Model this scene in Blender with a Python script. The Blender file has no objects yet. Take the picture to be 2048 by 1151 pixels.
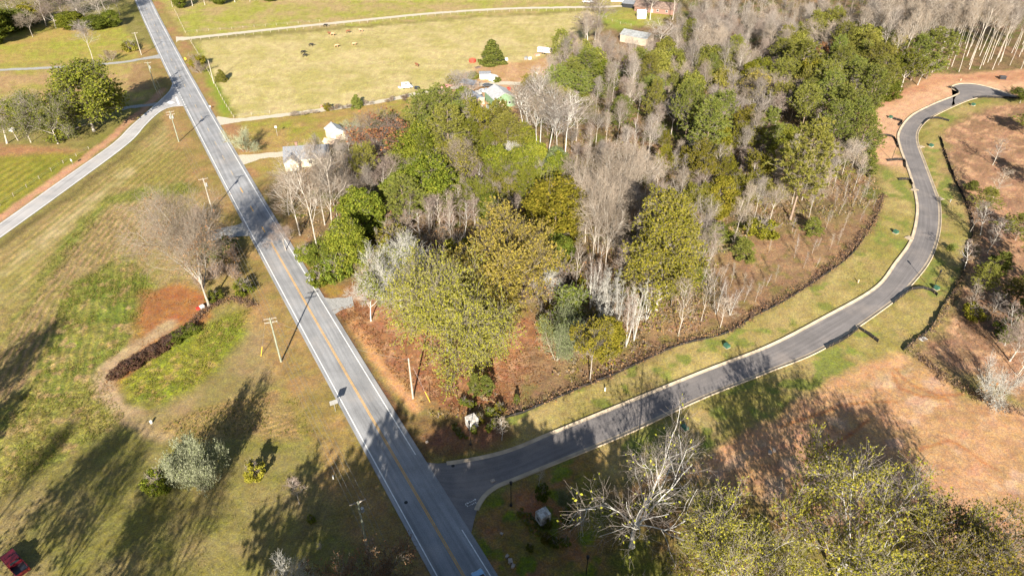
import bpy, math, random
import numpy as np
from math import radians, sin, cos, pi, hypot, atan2
from mathutils import Vector

# ------------------------------------------------------------ camera, sky, sun, exposure
scene = bpy.context.scene
CAMH = 95.0; PITCH = radians(35.5); FPX = 1366.0
cam = bpy.data.cameras.new('camera'); cam.sensor_width = 36.0
cam.lens = 36.0 * FPX / 2048.0; cam.clip_start = 1.0; cam.clip_end = 20000.0
camo = bpy.data.objects.new('camera', cam); scene.collection.objects.link(camo)
camo.location = (0, 0, CAMH); camo.rotation_euler = (pi / 2 - PITCH, 0, 0)
scene.camera = camo
SUN_EL = radians(24.5); SUN_AZ = radians(2.0)      # light travels towards +Y
world = bpy.data.worlds.new('World'); scene.world = world; world.use_nodes = True
wn = world.node_tree; wn.nodes.clear()
sky = wn.nodes.new('ShaderNodeTexSky'); sky.sky_type = 'NISHITA'; sky.sun_disc = False
sky.sun_elevation = SUN_EL; sky.sun_rotation = pi + SUN_AZ
sky.air_density = 1.0; sky.dust_density = 1.0
bg = wn.nodes.new('ShaderNodeBackground'); bg.inputs['Strength'].default_value = 0.05
wo = wn.nodes.new('ShaderNodeOutputWorld')
wn.links.new(sky.outputs[0], bg.inputs[0]); wn.links.new(bg.outputs[0], wo.inputs[0])
sl = bpy.data.lights.new('sun', 'SUN'); sl.energy = 5.0; sl.angle = radians(0.55); sl.color = (1.0, 0.92, 0.80)
so = bpy.data.objects.new('sun', sl); scene.collection.objects.link(so)
ld = Vector((sin(SUN_AZ) * cos(SUN_EL), cos(SUN_AZ) * cos(SUN_EL), -sin(SUN_EL)))
so.rotation_euler = ld.to_track_quat('-Z', 'Y').to_euler(); so.location = (0, -50, 200)
vs = scene.view_settings
vs.view_transform = 'Standard'; vs.look = 'None'; vs.exposure = 1.68; vs.gamma = 1.0; vs.use_curve_mapping = False

# ------------------------------------------------------------ helpers
C = scene.collection
rnd = random.Random(7)
SN, CS = sin(PITCH), cos(PITCH)
def G(x, y, z=0.0):
    """photo pixel -> point of the ground plane"""
    u = (x - 1024) / FPX; v = (y - 575.5) / FPX
    t = (CAMH - z) / (SN + v * CS)
    return (u * t, (CS - v * SN) * t)
def PX(X, Y, Z=0.0):
    dz = Z - CAMH; d = Y * CS - dz * SN; up = Y * SN + dz * CS
    return 1024 + FPX * X / d, 575.5 - FPX * up / d
def hgt(bx, by, ty):
    X, Y = G(bx, by); lo, hi = 0.0, 70.0
    for _ in range(36):
        m = (lo + hi) / 2
        if PX(X, Y, m)[1] > ty: lo = m
        else: hi = m
    return lo
def ppm(x, y):
    X, Y = G(x, y); return FPX / (Y * CS + CAMH * SN)
def lin(c):
    c = c / 255.0
    return c / 12.92 if c <= 0.04045 else ((c + 0.055) / 1.055) ** 2.4
KALB = 0.56
def S(r, g, b, k=1.0):
    return tuple(min(0.9, lin(q) * KALB * k) for q in (r, g, b))

def tag(o, label=None, cat=None, group=None, kind=None):
    if label: o['label'] = label
    if cat: o['category'] = cat
    if group: o['group'] = group
    if kind: o['kind'] = kind
    return o
def empty(name, loc, rz=0.0, label=None, cat=None, group=None):
    o = bpy.data.objects.new(name, None); C.objects.link(o)
    o.location = loc; o.rotation_euler = (0, 0, rz); o.empty_display_size = 0.3
    return tag(o, label, cat, group)
def npmesh(name, V, F=None, T=None, mats=(), midx=None, smooth=False):
    """mesh from arrays: V (n,3), F quads (m,4), T triangles (k,3)"""
    me = bpy.data.meshes.new(name)
    V = np.asarray(V, dtype=np.float32)
    me.vertices.add(len(V)); me.vertices.foreach_set('co', V.ravel())
    parts = []; starts = []; off = 0
    if F is not None and len(F):
        F = np.asarray(F, dtype=np.int32); parts.append(F.ravel()); starts.append(np.arange(len(F)) * 4); off = len(F) * 4
    if T is not None and len(T):
        T = np.asarray(T, dtype=np.int32); parts.append(T.ravel()); starts.append(off + np.arange(len(T)) * 3)
    L = np.concatenate(parts); st = np.concatenate(starts).astype(np.int32)
    me.loops.add(len(L)); me.loops.foreach_set('vertex_index', L)
    me.polygons.add(len(st)); me.polygons.foreach_set('loop_start', st)
    if midx is not None: me.polygons.foreach_set('material_index', np.asarray(midx, dtype=np.int32))
    for m in mats: me.materials.append(m)
    me.update(calc_edges=True)
    if smooth: me.polygons.foreach_set('use_smooth', np.ones(len(st), dtype=bool))
    return me
def link(name, me, parent=None, loc=(0, 0, 0)):
    o = bpy.data.objects.new(name, me); C.objects.link(o); o.location = loc
    if parent: o.parent = parent
    return o
class MB:
    """small mesh builder"""
    def __init__(s): s.v = []; s.f = []
    def add(s, v, f):
        n = len(s.v); s.v += [tuple(p) for p in v]; s.f += [tuple(i + n for i in q) for q in f]; return s
    def box(s, c, d, rz=0.0, rx=0.0):
        x, y, z = d[0] / 2, d[1] / 2, d[2] / 2; out = []
        for a in ((-x, -y, -z), (x, -y, -z), (x, y, -z), (-x, y, -z), (-x, -y, z), (x, -y, z), (x, y, z), (-x, y, z)):
            p = Vector(a)
            if rx: p = Vector((p.x, p.y * cos(rx) - p.z * sin(rx), p.y * sin(rx) + p.z * cos(rx)))
            if rz: p = Vector((p.x * cos(rz) - p.y * sin(rz), p.x * sin(rz) + p.y * cos(rz), p.z))
            out.append((p.x + c[0], p.y + c[1], p.z + c[2]))
        return s.add(out, [(0, 3, 2, 1), (4, 5, 6, 7), (0, 1, 5, 4), (1, 2, 6, 5), (2, 3, 7, 6), (3, 0, 4, 7)])
    def tube(s, pts, rad, n=6, cap=True):
        pts = [Vector(p) for p in pts]
        if not isinstance(rad, (list, tuple)): rad = [rad] * len(pts)
        vs_ = []; fs = []
        for i, p in enumerate(pts):
            d = (pts[min(i + 1, len(pts) - 1)] - pts[max(i - 1, 0)]).normalized()
            a = Vector((0, 0, 1)) if abs(d.z) < 0.9 else Vector((1, 0, 0))
            u = d.cross(a).normalized(); w = d.cross(u)
            for k in range(n):
                t = 2 * pi * k / n; vs_.append(p + (u * cos(t) + w * sin(t)) * rad[i])
        for i in range(len(pts) - 1):
            for k in range(n):
                fs.append((i * n + k, i * n + (k + 1) % n, (i + 1) * n + (k + 1) % n, (i + 1) * n + k))
        if cap: fs += [tuple(range(n))[::-1], tuple(range((len(pts) - 1) * n, len(pts) * n))]
        return s.add(vs_, fs)
    def prism(s, poly, y0, y1, axis='y'):
        """profile poly of (a,z) swept along y (or x)"""
        n = len(poly); vv = []
        for q in (y0, y1):
            for a, z in poly: vv.append((a, q, z) if axis == 'y' else (q, a, z))
        f = [tuple(range(n)), tuple(range(n, 2 * n))[::-1]]
        f += [(i, i + n, (i + 1) % n + n, (i + 1) % n) for i in range(n)]
        return s.add(vv, f)
    def mesh(s, name, mat=None):
        me = bpy.data.meshes.new(name); me.from_pydata(s.v, [], s.f); me.update()
        if mat: me.materials.append(mat)
        return me
    def build(s, name, mat, parent=None, loc=(0, 0, 0), bevel=0.0):
        o = link(name, s.mesh(name, mat), parent, loc)
        if bevel:
            b = o.modifiers.new('bevel', 'BEVEL'); b.width = bevel; b.segments = 2; b.limit_method = 'ANGLE'
        return o
def copy_tree(o, parent=None):
    c = o.copy(); C.objects.link(c); c.parent = parent
    for ch in list(o.children): copy_tree(ch, c)
    return c

# ------------------------------------------------------------ materials
def newmat(name):
    m = bpy.data.materials.new(name); m.use_nodes = True
    nt = m.node_tree; b = nt.nodes['Principled BSDF']
    return m, nt, b
def nd(nt, t, **kw):
    n = nt.nodes.new(t)
    for k, v in kw.items():
        if k in n.inputs: n.inputs[k].default_value = v
        else: setattr(n, k, v)
    return n
def plain(name, col, rough=0.7, metal=0.0, var=0.25, scale=3.0, spec=0.3, bump=0.0):
    m, nt, b = newmat(name)
    tc = nd(nt, 'ShaderNodeTexCoord'); nz = nd(nt, 'ShaderNodeTexNoise', Scale=scale, Detail=5.0)
    nt.links.new(tc.outputs['Object'], nz.inputs['Vector'])
    mr = nd(nt, 'ShaderNodeMapRange'); mr.inputs['From Min'].default_value = 0.3; mr.inputs['From Max'].default_value = 0.7
    mr.inputs['To Min'].default_value = 1 - var; mr.inputs['To Max'].default_value = 1 + var * 0.6
    nt.links.new(nz.outputs[0], mr.inputs[0])
    mx = nd(nt, 'ShaderNodeMix', data_type='RGBA', blend_type='MULTIPLY'); mx.inputs[0].default_value = 1.0
    mx.inputs[6].default_value = (*col, 1)
    nt.links.new(mr.outputs[0], mx.inputs[7])
    nt.links.new(mx.outputs[2], b.inputs['Base Color'])
    b.inputs['Roughness'].default_value = rough; b.inputs['Metallic'].default_value = metal
    b.inputs['Specular IOR Level'].default_value = spec
    if bump:
        bp = nd(nt, 'ShaderNodeBump', Strength=bump, Distance=0.05); nt.links.new(nz.outputs[0], bp.inputs['Height'])
        nt.links.new(bp.outputs[0], b.inputs['Normal'])
    return m
def leafmat(name, c1, c2, c3=None, trans=0.3):
    """foliage: each leaf its own tint between c1 and c2, a few c3, plus a shift per tree"""
    m, nt, b = newmat(name); nt.nodes.remove(b)
    out = nt.nodes['Material Output']
    ge = nd(nt, 'ShaderNodeNewGeometry'); oi = nd(nt, 'ShaderNodeObjectInfo')
    cr = nd(nt, 'ShaderNodeValToRGB'); e = cr.color_ramp.elements
    e[0].color = (*c1, 1); e[1].color = (*c2, 1); e[1].position = 0.8
    if c3: q = cr.color_ramp.elements.new(0.97); q.color = (*c3, 1)
    nt.links.new(ge.outputs['Random Per Island'], cr.inputs[0])
    hs = nd(nt, 'ShaderNodeHueSaturation')
    m1 = nd(nt, 'ShaderNodeMapRange'); m1.inputs['To Min'].default_value = 0.49; m1.inputs['To Max'].default_value = 0.515
    m2 = nd(nt, 'ShaderNodeMapRange'); m2.inputs['To Min'].default_value = 0.78; m2.inputs['To Max'].default_value = 1.2
    mm = nd(nt, 'ShaderNodeMath', operation='FRACT'); mk = nd(nt, 'ShaderNodeMath', operation='MULTIPLY'); mk.inputs[1].default_value = 7.31
    nt.links.new(oi.outputs['Random'], m1.inputs[0]); nt.links.new(oi.outputs['Random'], mk.inputs[0])
    nt.links.new(mk.outputs[0], mm.inputs[0]); nt.links.new(mm.outputs[0], m2.inputs[0])
    nt.links.new(m1.outputs[0], hs.inputs['Hue']); nt.links.new(m2.outputs[0], hs.inputs['Value'])
    nt.links.new(cr.outputs[0], hs.inputs['Color'])
    d = nd(nt, 'ShaderNodeBsdfDiffuse'); t = nd(nt, 'ShaderNodeBsdfTranslucent'); mx = nd(nt, 'ShaderNodeMixShader'); mx.inputs[0].default_value = trans
    nt.links.new(hs.outputs[0], d.inputs[0]); nt.links.new(hs.outputs[0], t.inputs[0])
    nt.links.new(d.outputs[0], mx.inputs[1]); nt.links.new(t.outputs[0], mx.inputs[2]); nt.links.new(mx.outputs[0], out.inputs[0])
    return m
def barkmat(name, c1, c2, scale=1.2):
    m, nt, b = newmat(name)
    tc = nd(nt, 'ShaderNodeTexCoord'); nz = nd(nt, 'ShaderNodeTexNoise', Scale=scale, Detail=6.0, Roughness=0.7)
    nt.links.new(tc.outputs['Object'], nz.inputs['Vector'])
    cr = nd(nt, 'ShaderNodeValToRGB'); e = cr.color_ramp.elements
    e[0].color = (*c1, 1); e[0].position = 0.35; e[1].color = (*c2, 1); e[1].position = 0.65
    nt.links.new(nz.outputs[0], cr.inputs[0])
    oi = nd(nt, 'ShaderNodeObjectInfo'); hs = nd(nt, 'ShaderNodeHueSaturation')
    m2 = nd(nt, 'ShaderNodeMapRange'); m2.inputs['To Min'].default_value = 0.7; m2.inputs['To Max'].default_value = 1.2
    nt.links.new(oi.outputs['Random'], m2.inputs[0]); nt.links.new(m2.outputs[0], hs.inputs['Value'])
    nt.links.new(cr.outputs[0], hs.inputs['Color']); nt.links.new(hs.outputs[0], b.inputs['Base Color'])
    b.inputs['Roughness'].default_value = 0.9; b.inputs['Specular IOR Level'].default_value = 0.1
    return m
M = {}
M['bark_pale'] = barkmat('bark_pale', (.27, .24, .20), (.44, .40, .35))
M['bark_grey'] = barkmat('bark_grey', (.22, .19, .16), (.40, .36, .31))
M['bark_brown'] = barkmat('bark_brown', (.13, .095, .07), (.24, .18, .14))
M['bark_white'] = barkmat('bark_white', (.32, .31, .28), (.52, .50, .46))
M['twig_grey'] = barkmat('twig_grey', (.19, .16, .138), (.30, .26, .225), 4)
M['twig_pink'] = barkmat('twig_pink', (.20, .152, .127), (.30, .24, .20), 4)
M['twig_tan'] = barkmat('twig_tan', (.225, .18, .138), (.33, .275, .215), 4)
M['twig_pale'] = barkmat('twig_pale', (.34, .33, .29), (.52, .50, .45), 4)
M['twig_dark'] = barkmat('twig_dark', (.075, .05, .04), (.15, .10, .08), 4)
M['twig_green'] = barkmat('twig_green', (.20, .21, .13), (.33, .34, .22), 4)
M['leaf_olive'] = leafmat('leaf_olive', (.085, .082, .012), (.19, .172, .02), (.24, .19, .03))
M['leaf_yellow'] = leafmat('leaf_yellow', (.16, .155, .022), (.27, .25, .032), (.35, .30, .04))
M['leaf_gold'] = leafmat('leaf_gold', (.18, .155, .028), (.34, .295, .055), (.38, .29, .06))
M['leaf_green'] = leafmat('leaf_green', (.060, .080, .014), (.145, .17, .026), (.19, .18, .03))
M['leaf_lime'] = leafmat('leaf_lime', (.080, .098, .014), (.18, .195, .026), (.23, .21, .03))
M['needle'] = leafmat('needle', (.078, .095, .022), (.18, .20, .042), (.23, .21, .05))
M['needle_olive'] = leafmat('needle_olive', (.098, .102, .022), (.21, .205, .042), (.25, .22, .05))
M['leaf_sage'] = leafmat('leaf_sage', (.085, .11, .045), (.17, .195, .085))
M['leaf_rust'] = leafmat('leaf_rust', (.18, .075, .03), (.33, .16, .07), (.30, .20, .06))
M['leaf_brown'] = leafmat('leaf_brown', (.16, .10, .05), (.32, .21, .11), (.30, .14, .05))
M['leaf_maroon'] = leafmat('leaf_maroon', (.055, .025, .02), (.14, .075, .055), (.10, .09, .03))
M['leaf_silver'] = leafmat('leaf_silver', (.15, .16, .09), (.30, .30, .20), (.20, .22, .08))

def flat(name, col, rough=0.6, metal=0.0, spec=0.4):
    return plain(name, col, rough, metal, 0.15, 2.0, spec)
M['white'] = flat('white_paint', (.62, .61, .57)); M['black'] = flat('black_plastic', (.012, .012, .013), 0.5)
M['glass'] = flat('dark_glass', (.02, .025, .03), 0.08, 0.0, 0.8); M['tyre'] = flat('tyre', (.02, .02, .02), .85)
M['chrome'] = flat('chrome', (.6, .6, .62), .25, .9); M['steel'] = flat('galvanised', (.42, .43, .44), .45, .6)
M['wood_post'] = plain('wood_post', (.36, .30, .23), .9, 0, .4, 6); M['pole_wood'] = plain('pole_wood', (.33, .30, .25), .85, 0, .3, 1.5)
M['pole_green'] = plain('pole_green', (.23, .245, .18), .85, 0, .3, 1.5)
M['concrete'] = plain('concrete', S(226, 206, 178, .95), .85, 0, .28, 0.5, .2, .1)
M['yellow'] = flat('yellow_paint', (.75, .42, .03)); M['red'] = flat('red_paint', (.45, .035, .025), .4)
M['sheet_metal'] = plain('sheet_metal', (.42, .42, .42), .5, .15, .25, 1.2); M['cream'] = plain('cream_siding', (.58, .53, .40), .75, 0, .18, 2)
M['shingle'] = plain('shingle', (.17, .18, .20), .9, 0, .35, 4); M['green_wall'] = plain('green_wall', (.17, .26, .15), .8, 0, .25, 2)
M['brown_roof'] = plain('brown_roof', (.20, .14, .11), .9, 0, .5, 1.2); M['brick'] = plain('brick', (.22, .13, .10), .9, 0, .4, 8)
M['box_green'] = flat('utility_green', (.035, .10, .065), .5); M['blue'] = flat('blue_plastic', (.03, .10, .24), .4)
M['fabric'] = plain('silt_fabric', (.018, .016, .016), .9, 0, .5, 3)
M['silver'] = flat('silver_paint', (.55, .58, .62), .3, .3, .6); M['lightblue'] = flat('light_blue_paint', (.30, .48, .66), .25, .1, .7)
M['darkpaint'] = flat('dark_paint', (.02, .022, .028), .3, 0, .6); M['maroon'] = flat('shaded_red_paint', (.085, .006, .010), .3, 0, .6)  # maroon is the pickup's red with shade put into the colour
M['pink'] = flat('faded_red_paint', (.55, .25, .22), .6); M['tan'] = plain('tan_board', (.55, .40, .28), .8, 0, .25, 3)
M['cowblack'] = plain('black_hide', (.015, .013, .012), .7); M['cowbrown'] = plain('brown_hide', (.16, .06, .03), .7)
M['cowtan'] = plain('tan_hide', (.42, .24, .14), .7)
M['grey_metal'] = plain('grey_metal', (.27, .28, .28), .55, .1, .3, 1.0)
M['wire'] = flat('wire', (.16, .16, .15), .8, 0, .1)
M['tarp'] = plain('blue_grey_sheet', (.26, .30, .36), .5, .1, .3, 1.5)
M['rock'] = plain('rubble', (.40, .33, .27), .9, 0, .4, 3)
# ------------------------------------------------------------ numpy noise
def vnoise(X, Y, seed=0):
    xi = np.floor(X).astype(np.int64); yi = np.floor(Y).astype(np.int64)
    fx = X - xi; fy = Y - yi; fx = fx * fx * (3 - 2 * fx); fy = fy * fy * (3 - 2 * fy)
    def h(a, b):
        n = (a * 374761393 + b * 668265263 + seed * 982451653) & 0xffffffff
        n = ((n ^ (n >> 13)) * 1274126177) & 0xffffffff
        return ((n ^ (n >> 16)) & 0xffff) / 65535.0
    return (h(xi, yi) * (1 - fx) + h(xi + 1, yi) * fx) * (1 - fy) + (h(xi, yi + 1) * (1 - fx) + h(xi + 1, yi + 1) * fx) * fy
def fbm(X, Y, oct=3, seed=0):
    s = 0; a = 1; t = 0
    for i in range(oct):
        s = s + a * vnoise(X * 2 ** i, Y * 2 ** i, seed + i * 17); t += a; a *= 0.55
    return s / t
def sdist(X, Y, poly):
    """signed distance in metres, negative inside"""
    n = len(poly); d = np.full(X.shape, 1e9); ins = np.zeros(X.shape, bool)
    for i in range(n):
        ax, ay = poly[i]; bx, by = poly[(i + 1) % n]
        ex, ey = bx - ax, by - ay; wx, wy = X - ax, Y - ay
        t = np.clip((wx * ex + wy * ey) / (ex * ex + ey * ey + 1e-9), 0, 1)
        d = np.minimum(d, (wx - ex * t) ** 2 + (wy - ey * t) ** 2)
        c = ((ay <= Y) & (by > Y)) | ((by <= Y) & (ay > Y))
        xs = ax + (Y - ay) / (ey if abs(ey) > 1e-9 else 1e-9) * ex
        ins ^= c & (X < xs)
    d = np.sqrt(d); return np.where(ins, -d, d)
def ldist(X, Y, line):
    d = np.full(X.shape, 1e9)
    for i in range(len(line) - 1):
        ax, ay = line[i]; bx, by = line[i + 1]; ex, ey = bx - ax, by - ay; wx, wy = X - ax, Y - ay
        t = np.clip((wx * ex + wy * ey) / (ex * ex + ey * ey + 1e-9), 0, 1)
        d = np.minimum(d, (wx - ex * t) ** 2 + (wy - ey * t) ** 2)
    return np.sqrt(d)
def gp(pts): return [G(*p) for p in pts]
def smooth_line(pts, step=2.0):
    """Catmull-Rom through world points, resampled"""
    P = [np.array(p, float) for p in pts]; P = [2 * P[0] - P[1]] + P + [2 * P[-1] - P[-2]]
    out = []
    for i in range(1, len(P) - 2):
        p0, p1, p2, p3 = P[i - 1:i + 3]; n = max(2, int(np.linalg.norm(p2 - p1) / step))
        for k in range(n):
            t = k / n
            out.append(0.5 * (2 * p1 + (p2 - p0) * t + (2 * p0 - 5 * p1 + 4 * p2 - p3) * t * t + (3 * p1 - p0 - 3 * p2 + p3) * t ** 3))
    out.append(P[-2]); return np.array(out)
def resample(L, n):
    L = np.asarray(L); s = np.concatenate([[0], np.cumsum(np.linalg.norm(np.diff(L, axis=0), axis=1))])
    q = np.linspace(0, s[-1], n); return np.stack([np.interp(q, s, L[:, 0]), np.interp(q, s, L[:, 1])], 1)
def offset(L, d):
    L = np.asarray(L); t = np.gradient(L, axis=0); t /= np.linalg.norm(t, axis=1)[:, None] + 1e-9
    return L + np.stack([-t[:, 1], t[:, 0]], 1) * d          # +d = left of travel
def ribbon(A, B, z, name, mat, parent=None, za=None, zb=None):
    A = np.asarray(A); B = np.asarray(B); n = len(A)
    V = np.zeros((2 * n, 3)); V[:n, :2] = A; V[n:, :2] = B
    V[:n, 2] = z if za is None else za; V[n:, 2] = z if zb is None else zb
    i = np.arange(n - 1); F = np.stack([i, i + 1, i + 1 + n, i + n], 1)
    if (A[0][0] - B[0][0]) * (A[1][1] - A[0][1]) - (A[0][1] - B[0][1]) * (A[1][0] - A[0][0]) > 0: F = F[:, ::-1]
    me = npmesh(name, V, F, mats=[mat])
    s = np.concatenate([[0], np.cumsum(np.linalg.norm(np.diff((A + B) / 2, axis=0), axis=1))])
    w = np.linalg.norm(A - B, axis=1)
    uv = np.zeros((2 * n, 2)); uv[:n, 0] = 0; uv[n:, 0] = w; uv[:n, 1] = s; uv[n:, 1] = s
    lay = me.uv_layers.new(name='UVMap'); vi = np.zeros(len(me.loops), np.int32); me.loops.foreach_get('vertex_index', vi)
    lay.data.foreach_set('uv', uv[vi].astype(np.float32).ravel())
    return link(name, me, parent)

# ------------------------------------------------------------ road geometry (from the edge lines seen)
Lpx = [(882, 1151), (721, 863), (562, 576), (512, 482), (410, 288), (345, 154), (324, 107), (295, 42), (271, 0)]
Rpx = [(977, 1143), (934, 1078), (838, 924), (800, 864), (621, 576), (512, 395), (450, 288), (410, 210), (370, 130), (335, 75), (296, 0)]
lw = np.array(gp(Lpx)); rw = np.array(gp(Rpx))
pl = np.polyfit(lw[:, 1], lw[:, 0], 2); pr = np.polyfit(rw[:, 1], rw[:, 0], 2)
def xmid(y):
    f = lambda p, q: np.polyval(p, q)
    yc = min(max(y, 55), 425); m = (f(pl, yc) + f(pr, yc)) / 2
    if y != yc:
        s = ((f(pl, yc + 1) + f(pr, yc + 1)) - (f(pl, yc - 1) + f(pr, yc - 1))) / 4
        m += s * (y - yc)
    return m
RY = np.concatenate([np.arange(-120, 440, 3.0), np.arange(440, 1500, 20.0)])
MAIN = np.array([(xmid(y), y) for y in RY])
HW = 3.45                                     # centre to white edge line
def main_at(y, off=0.0):
    i = np.argmin(abs(MAIN[:, 1] - y)); i = min(max(i, 1), len(MAIN) - 2)
    t = MAIN[i + 1] - MAIN[i - 1]; t = t / np.linalg.norm(t)
    p = np.array([xmid(y), y]); return p + np.array([-t[1], t[0]]) * off
subL = smooth_line(gp([(834, 918), (860, 925), (893, 925), (960, 914), (1024, 897), (1104, 864), (1254, 803), (1404, 742), (1536, 691), (1643, 636), (1748, 576), (1790, 525),
                       (1821, 480), (1833, 430), (1831, 393), (1818, 345), (1800, 295), (1797, 265), (1821, 232), (1866, 208), (1916, 187), (1904, 178), (1906, 171), (1926, 167), (1956, 169), (1998, 180), (2040, 196)]), 1.5)
subR = smooth_line(gp([(938, 1085), (946, 1050), (954, 1020), (969, 993), (994, 973), (1024, 961), (1144, 912), (1261, 863), (1399, 798), (1536, 743), (1653, 693), (1786, 603), (1823, 568),
                       (1861, 518), (1879, 462), (1880, 410), (1870, 378), (1849, 322), (1836, 285), (1838, 260), (1858, 238), (1900, 216), (1948, 197), (1990, 192), (2034, 196)]), 1.5)
brN = smooth_line(gp([(-260, 622), (-120, 526), (0, 446), (110, 368), (222, 289), (260, 253), (295, 222), (320, 200), (337, 183), (345, 166), (347, 150)]), 1.5)
brS = smooth_line(gp([(-260, 664), (-120, 562), (0, 476), (130, 382), (255, 289), (290, 252), (308, 234), (325, 221), (343, 214), (372, 212)]), 1.5)
def brmid(): return (resample(brN, 80) + resample(brS, 80)) / 2
DRIVES = {  # gravel and dirt drives: photo points, width in metres
 'farm_drive': ([(352, 79), (420, 72), (560, 57), (700, 43), (860, 27), (1000, 18), (1120, 15), (1200, 14), (1245, 12)], 4.2, 'gravel'),
 'pasture_drive': ([(428, 243), (470, 241), (540, 233), (650, 219), (760, 203), (830, 188), (890, 178), (930, 172)], 3.4, 'gravel'),
 'yard_drive': ([(470, 322), (500, 316), (530, 311), (575, 308)], 4.0, 'gravel'),
 'stub_drive': ([(630, 618), (655, 613), (680, 607), (706, 602)], 4.0, 'grey_gravel'),
 'field_drive': ([(332, 111), (290, 117), (240, 125), (180, 130), (90, 136), (0, 140), (-150, 148)], 3.2, 'grey_gravel'),
 'house_drive': ([(318, 207), (290, 211), (255, 215), (228, 222)], 3.0, 'grey_gravel'),
 'mailbox_drive': ([(515, 452), (490, 458), (450, 466), (412, 474)], 6.0, 'grey_gravel'),
 'barnyard_track': ([(1050, 168), (1000, 166), (960, 170), (925, 175)], 4.0, 'gravel')}

# ------------------------------------------------------------ ground sheet
WOOD = [(556, 352), (600, 330), (700, 300), (760, 262), (860, 200), (900, 205), (1000, 215), (1060, 180), (1110, 130), (1150, 95), (1200, 60), (1330, 50), (1370, 0), (1400, -60), (2500, -60), (2500, 135), (2048, 142), (1870, 150), (1790, 185),
        (1722, 215), (1712, 262), (1730, 330), (1752, 360), (1765, 400), (1690, 440), (1560, 455), (1450, 490), (1420, 600), (1300, 668), (1200, 720), (1150, 740), (1060, 700), (1060, 610), (940, 520), (700, 560), (640, 545), (600, 480)]
def ground():
    nw, nr = 700, 385
    w = np.linspace(-0.95, 0.95, nw)
    ang = np.linspace(radians(67), radians(9.0), nr); Yr = CAMH / np.tan(ang)
    Yg, Wg = np.meshgrid(Yr, w, indexing='ij')
    X = Wg * np.sqrt(Yg ** 2 + CAMH ** 2); Y = Yg.copy()
    # jitter inside the sheet breaks the regular lattice
    rng = np.random.default_rng(3)
    X0, Y0 = X.ravel(), Y.ravel()
    n1 = fbm(X0 / 5, Y0 / 5, 3, 1); n2 = fbm(X0 / 5, Y0 / 5, 3, 2)
    col = np.zeros((X0.size, 3)); rough = np.full(X0.size, 0.10); 
    big = fbm(X0 / 22, Y0 / 22, 4, 5); med = fbm(X0 / 4.5, Y0 / 4.5, 4, 9); fine = fbm(X0 / 1.1, Y0 / 1.1, 3, 12)
    mixn = np.clip((0.55 * big + 0.45 * med - 0.36) / 0.28, 0, 1)[:, None]
    col[:] = np.array(S(152, 142, 82)) * (1 - mixn) + np.array(S(136, 134, 62)) * mixn
    def lay(mask, A, B, seed=0, rgh=None, stripes=None, spot=None):
        nonlocal col, rough
        b = fbm(X0 / 14 + seed * 3.7, Y0 / 14 - seed * 1.9, 4, 30 + seed)
        m = np.clip((0.5 * b + 0.5 * med - 0.36) / 0.28, 0, 1)
        if stripes:
            (ax, ay), (bx, by) = G(*stripes[0]), G(*stripes[1]); L = hypot(bx - ax, by - ay)
            q = (-(by - ay) * X0 + (bx - ax) * Y0) / L + (n1 - .5) * 1.5
            st = 0.5 + 0.5 * np.sin(q * 2 * pi / stripes[2]); m = np.clip(m * (1 - stripes[3]) + st * stripes[3] * (0.45 + 0.9 * n2), 0, 1)
        c = np.array(A)[None] * (1 - m[:, None]) + np.array(B)[None] * m[:, None]
        if spot is not None:
            sp = np.clip((fbm(X0 / spot[1], Y0 / spot[1], 3, 77 + seed) - spot[2]) / 0.08, 0, 1)[:, None]
            c = c * (1 - sp) + np.array(spot[0])[None] * sp
        k = mask[:, None]; col = col * (1 - k) + c * k
        if rgh is not None: rough = rough * (1 - mask) + rgh * mask
    def reg(poly, A, B, soft=1.5, warp=2.5, **kw):
        d = sdist(X0 + (n1 - .5) * 2 * warp, Y0 + (n2 - .5) * 2 * warp, gp(poly))
        lay(np.clip(0.5 - d / (2 * soft), 0, 1), A, B, **kw)
    def band(line, width, A, B, soft=0.7, warp=1.2, world=False, **kw):
        L = line if world else gp(line)
        d = ldist(X0 + (n1 - .5) * 2 * warp, Y0 + (n2 - .5) * 2 * warp, L) - width / 2
        lay(np.clip(0.5 - d / (2 * soft), 0, 1), A, B, **kw)
    # far fields
    reg([(300, 0), (300, -60), (1300, -60), (1300, 10), (1240, 14), (352, 76)], S(170, 172, 72), S(190, 168, 112), 2, 5, seed=1)
    reg([(380, 84), (900, 40), (1200, 22), (1190, 90), (1120, 120), (1060, 180), (880, 190), (700, 222), (470, 240)], S(212, 196, 134), S(190, 180, 106), 2, 3, seed=2)
    reg([(1200, 22), (1330, 18), (1330, 50), (1230, 60), (1195, 40)], S(150, 165, 62), S(178, 168, 82), 2, 3, seed=3)
    reg([(430, 245), (830, 192), (850, 240), (760, 265), (560, 335), (485, 335)], S(158, 160, 58), S(182, 152, 92), 2, 3, seed=4)
    reg([(-300, 60), (240, 52), (325, 112), (-300, 150)], S(166, 168, 66), S(186, 160, 92), 2, 4, seed=5)
    reg([(-300, 142), (320, 120), (342, 165), (330, 190), (220, 218), (-300, 230)], S(168, 162, 76), S(188, 158, 108), 2, 3, seed=6)
    reg([(262, 130), (300, 124), (308, 178), (256, 184)], S(176, 146, 100), S(160, 132, 86), 1, 1.5, seed=7)
    reg([(-300, 285), (60, 290), (165, 300), (150, 312), (0, 318), (-300, 330)], S(184, 138, 96), S(172, 134, 88), 2, 3, seed=8)
    reg([(-300, 330), (0, 312), (150, 305), (190, 302), (0, 436), (-300, 630)], S(158, 150, 62), S(134, 138, 46), 2, 2, seed=9, stripes=((0, 436), (190, 300), 3.0, .5))
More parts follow.
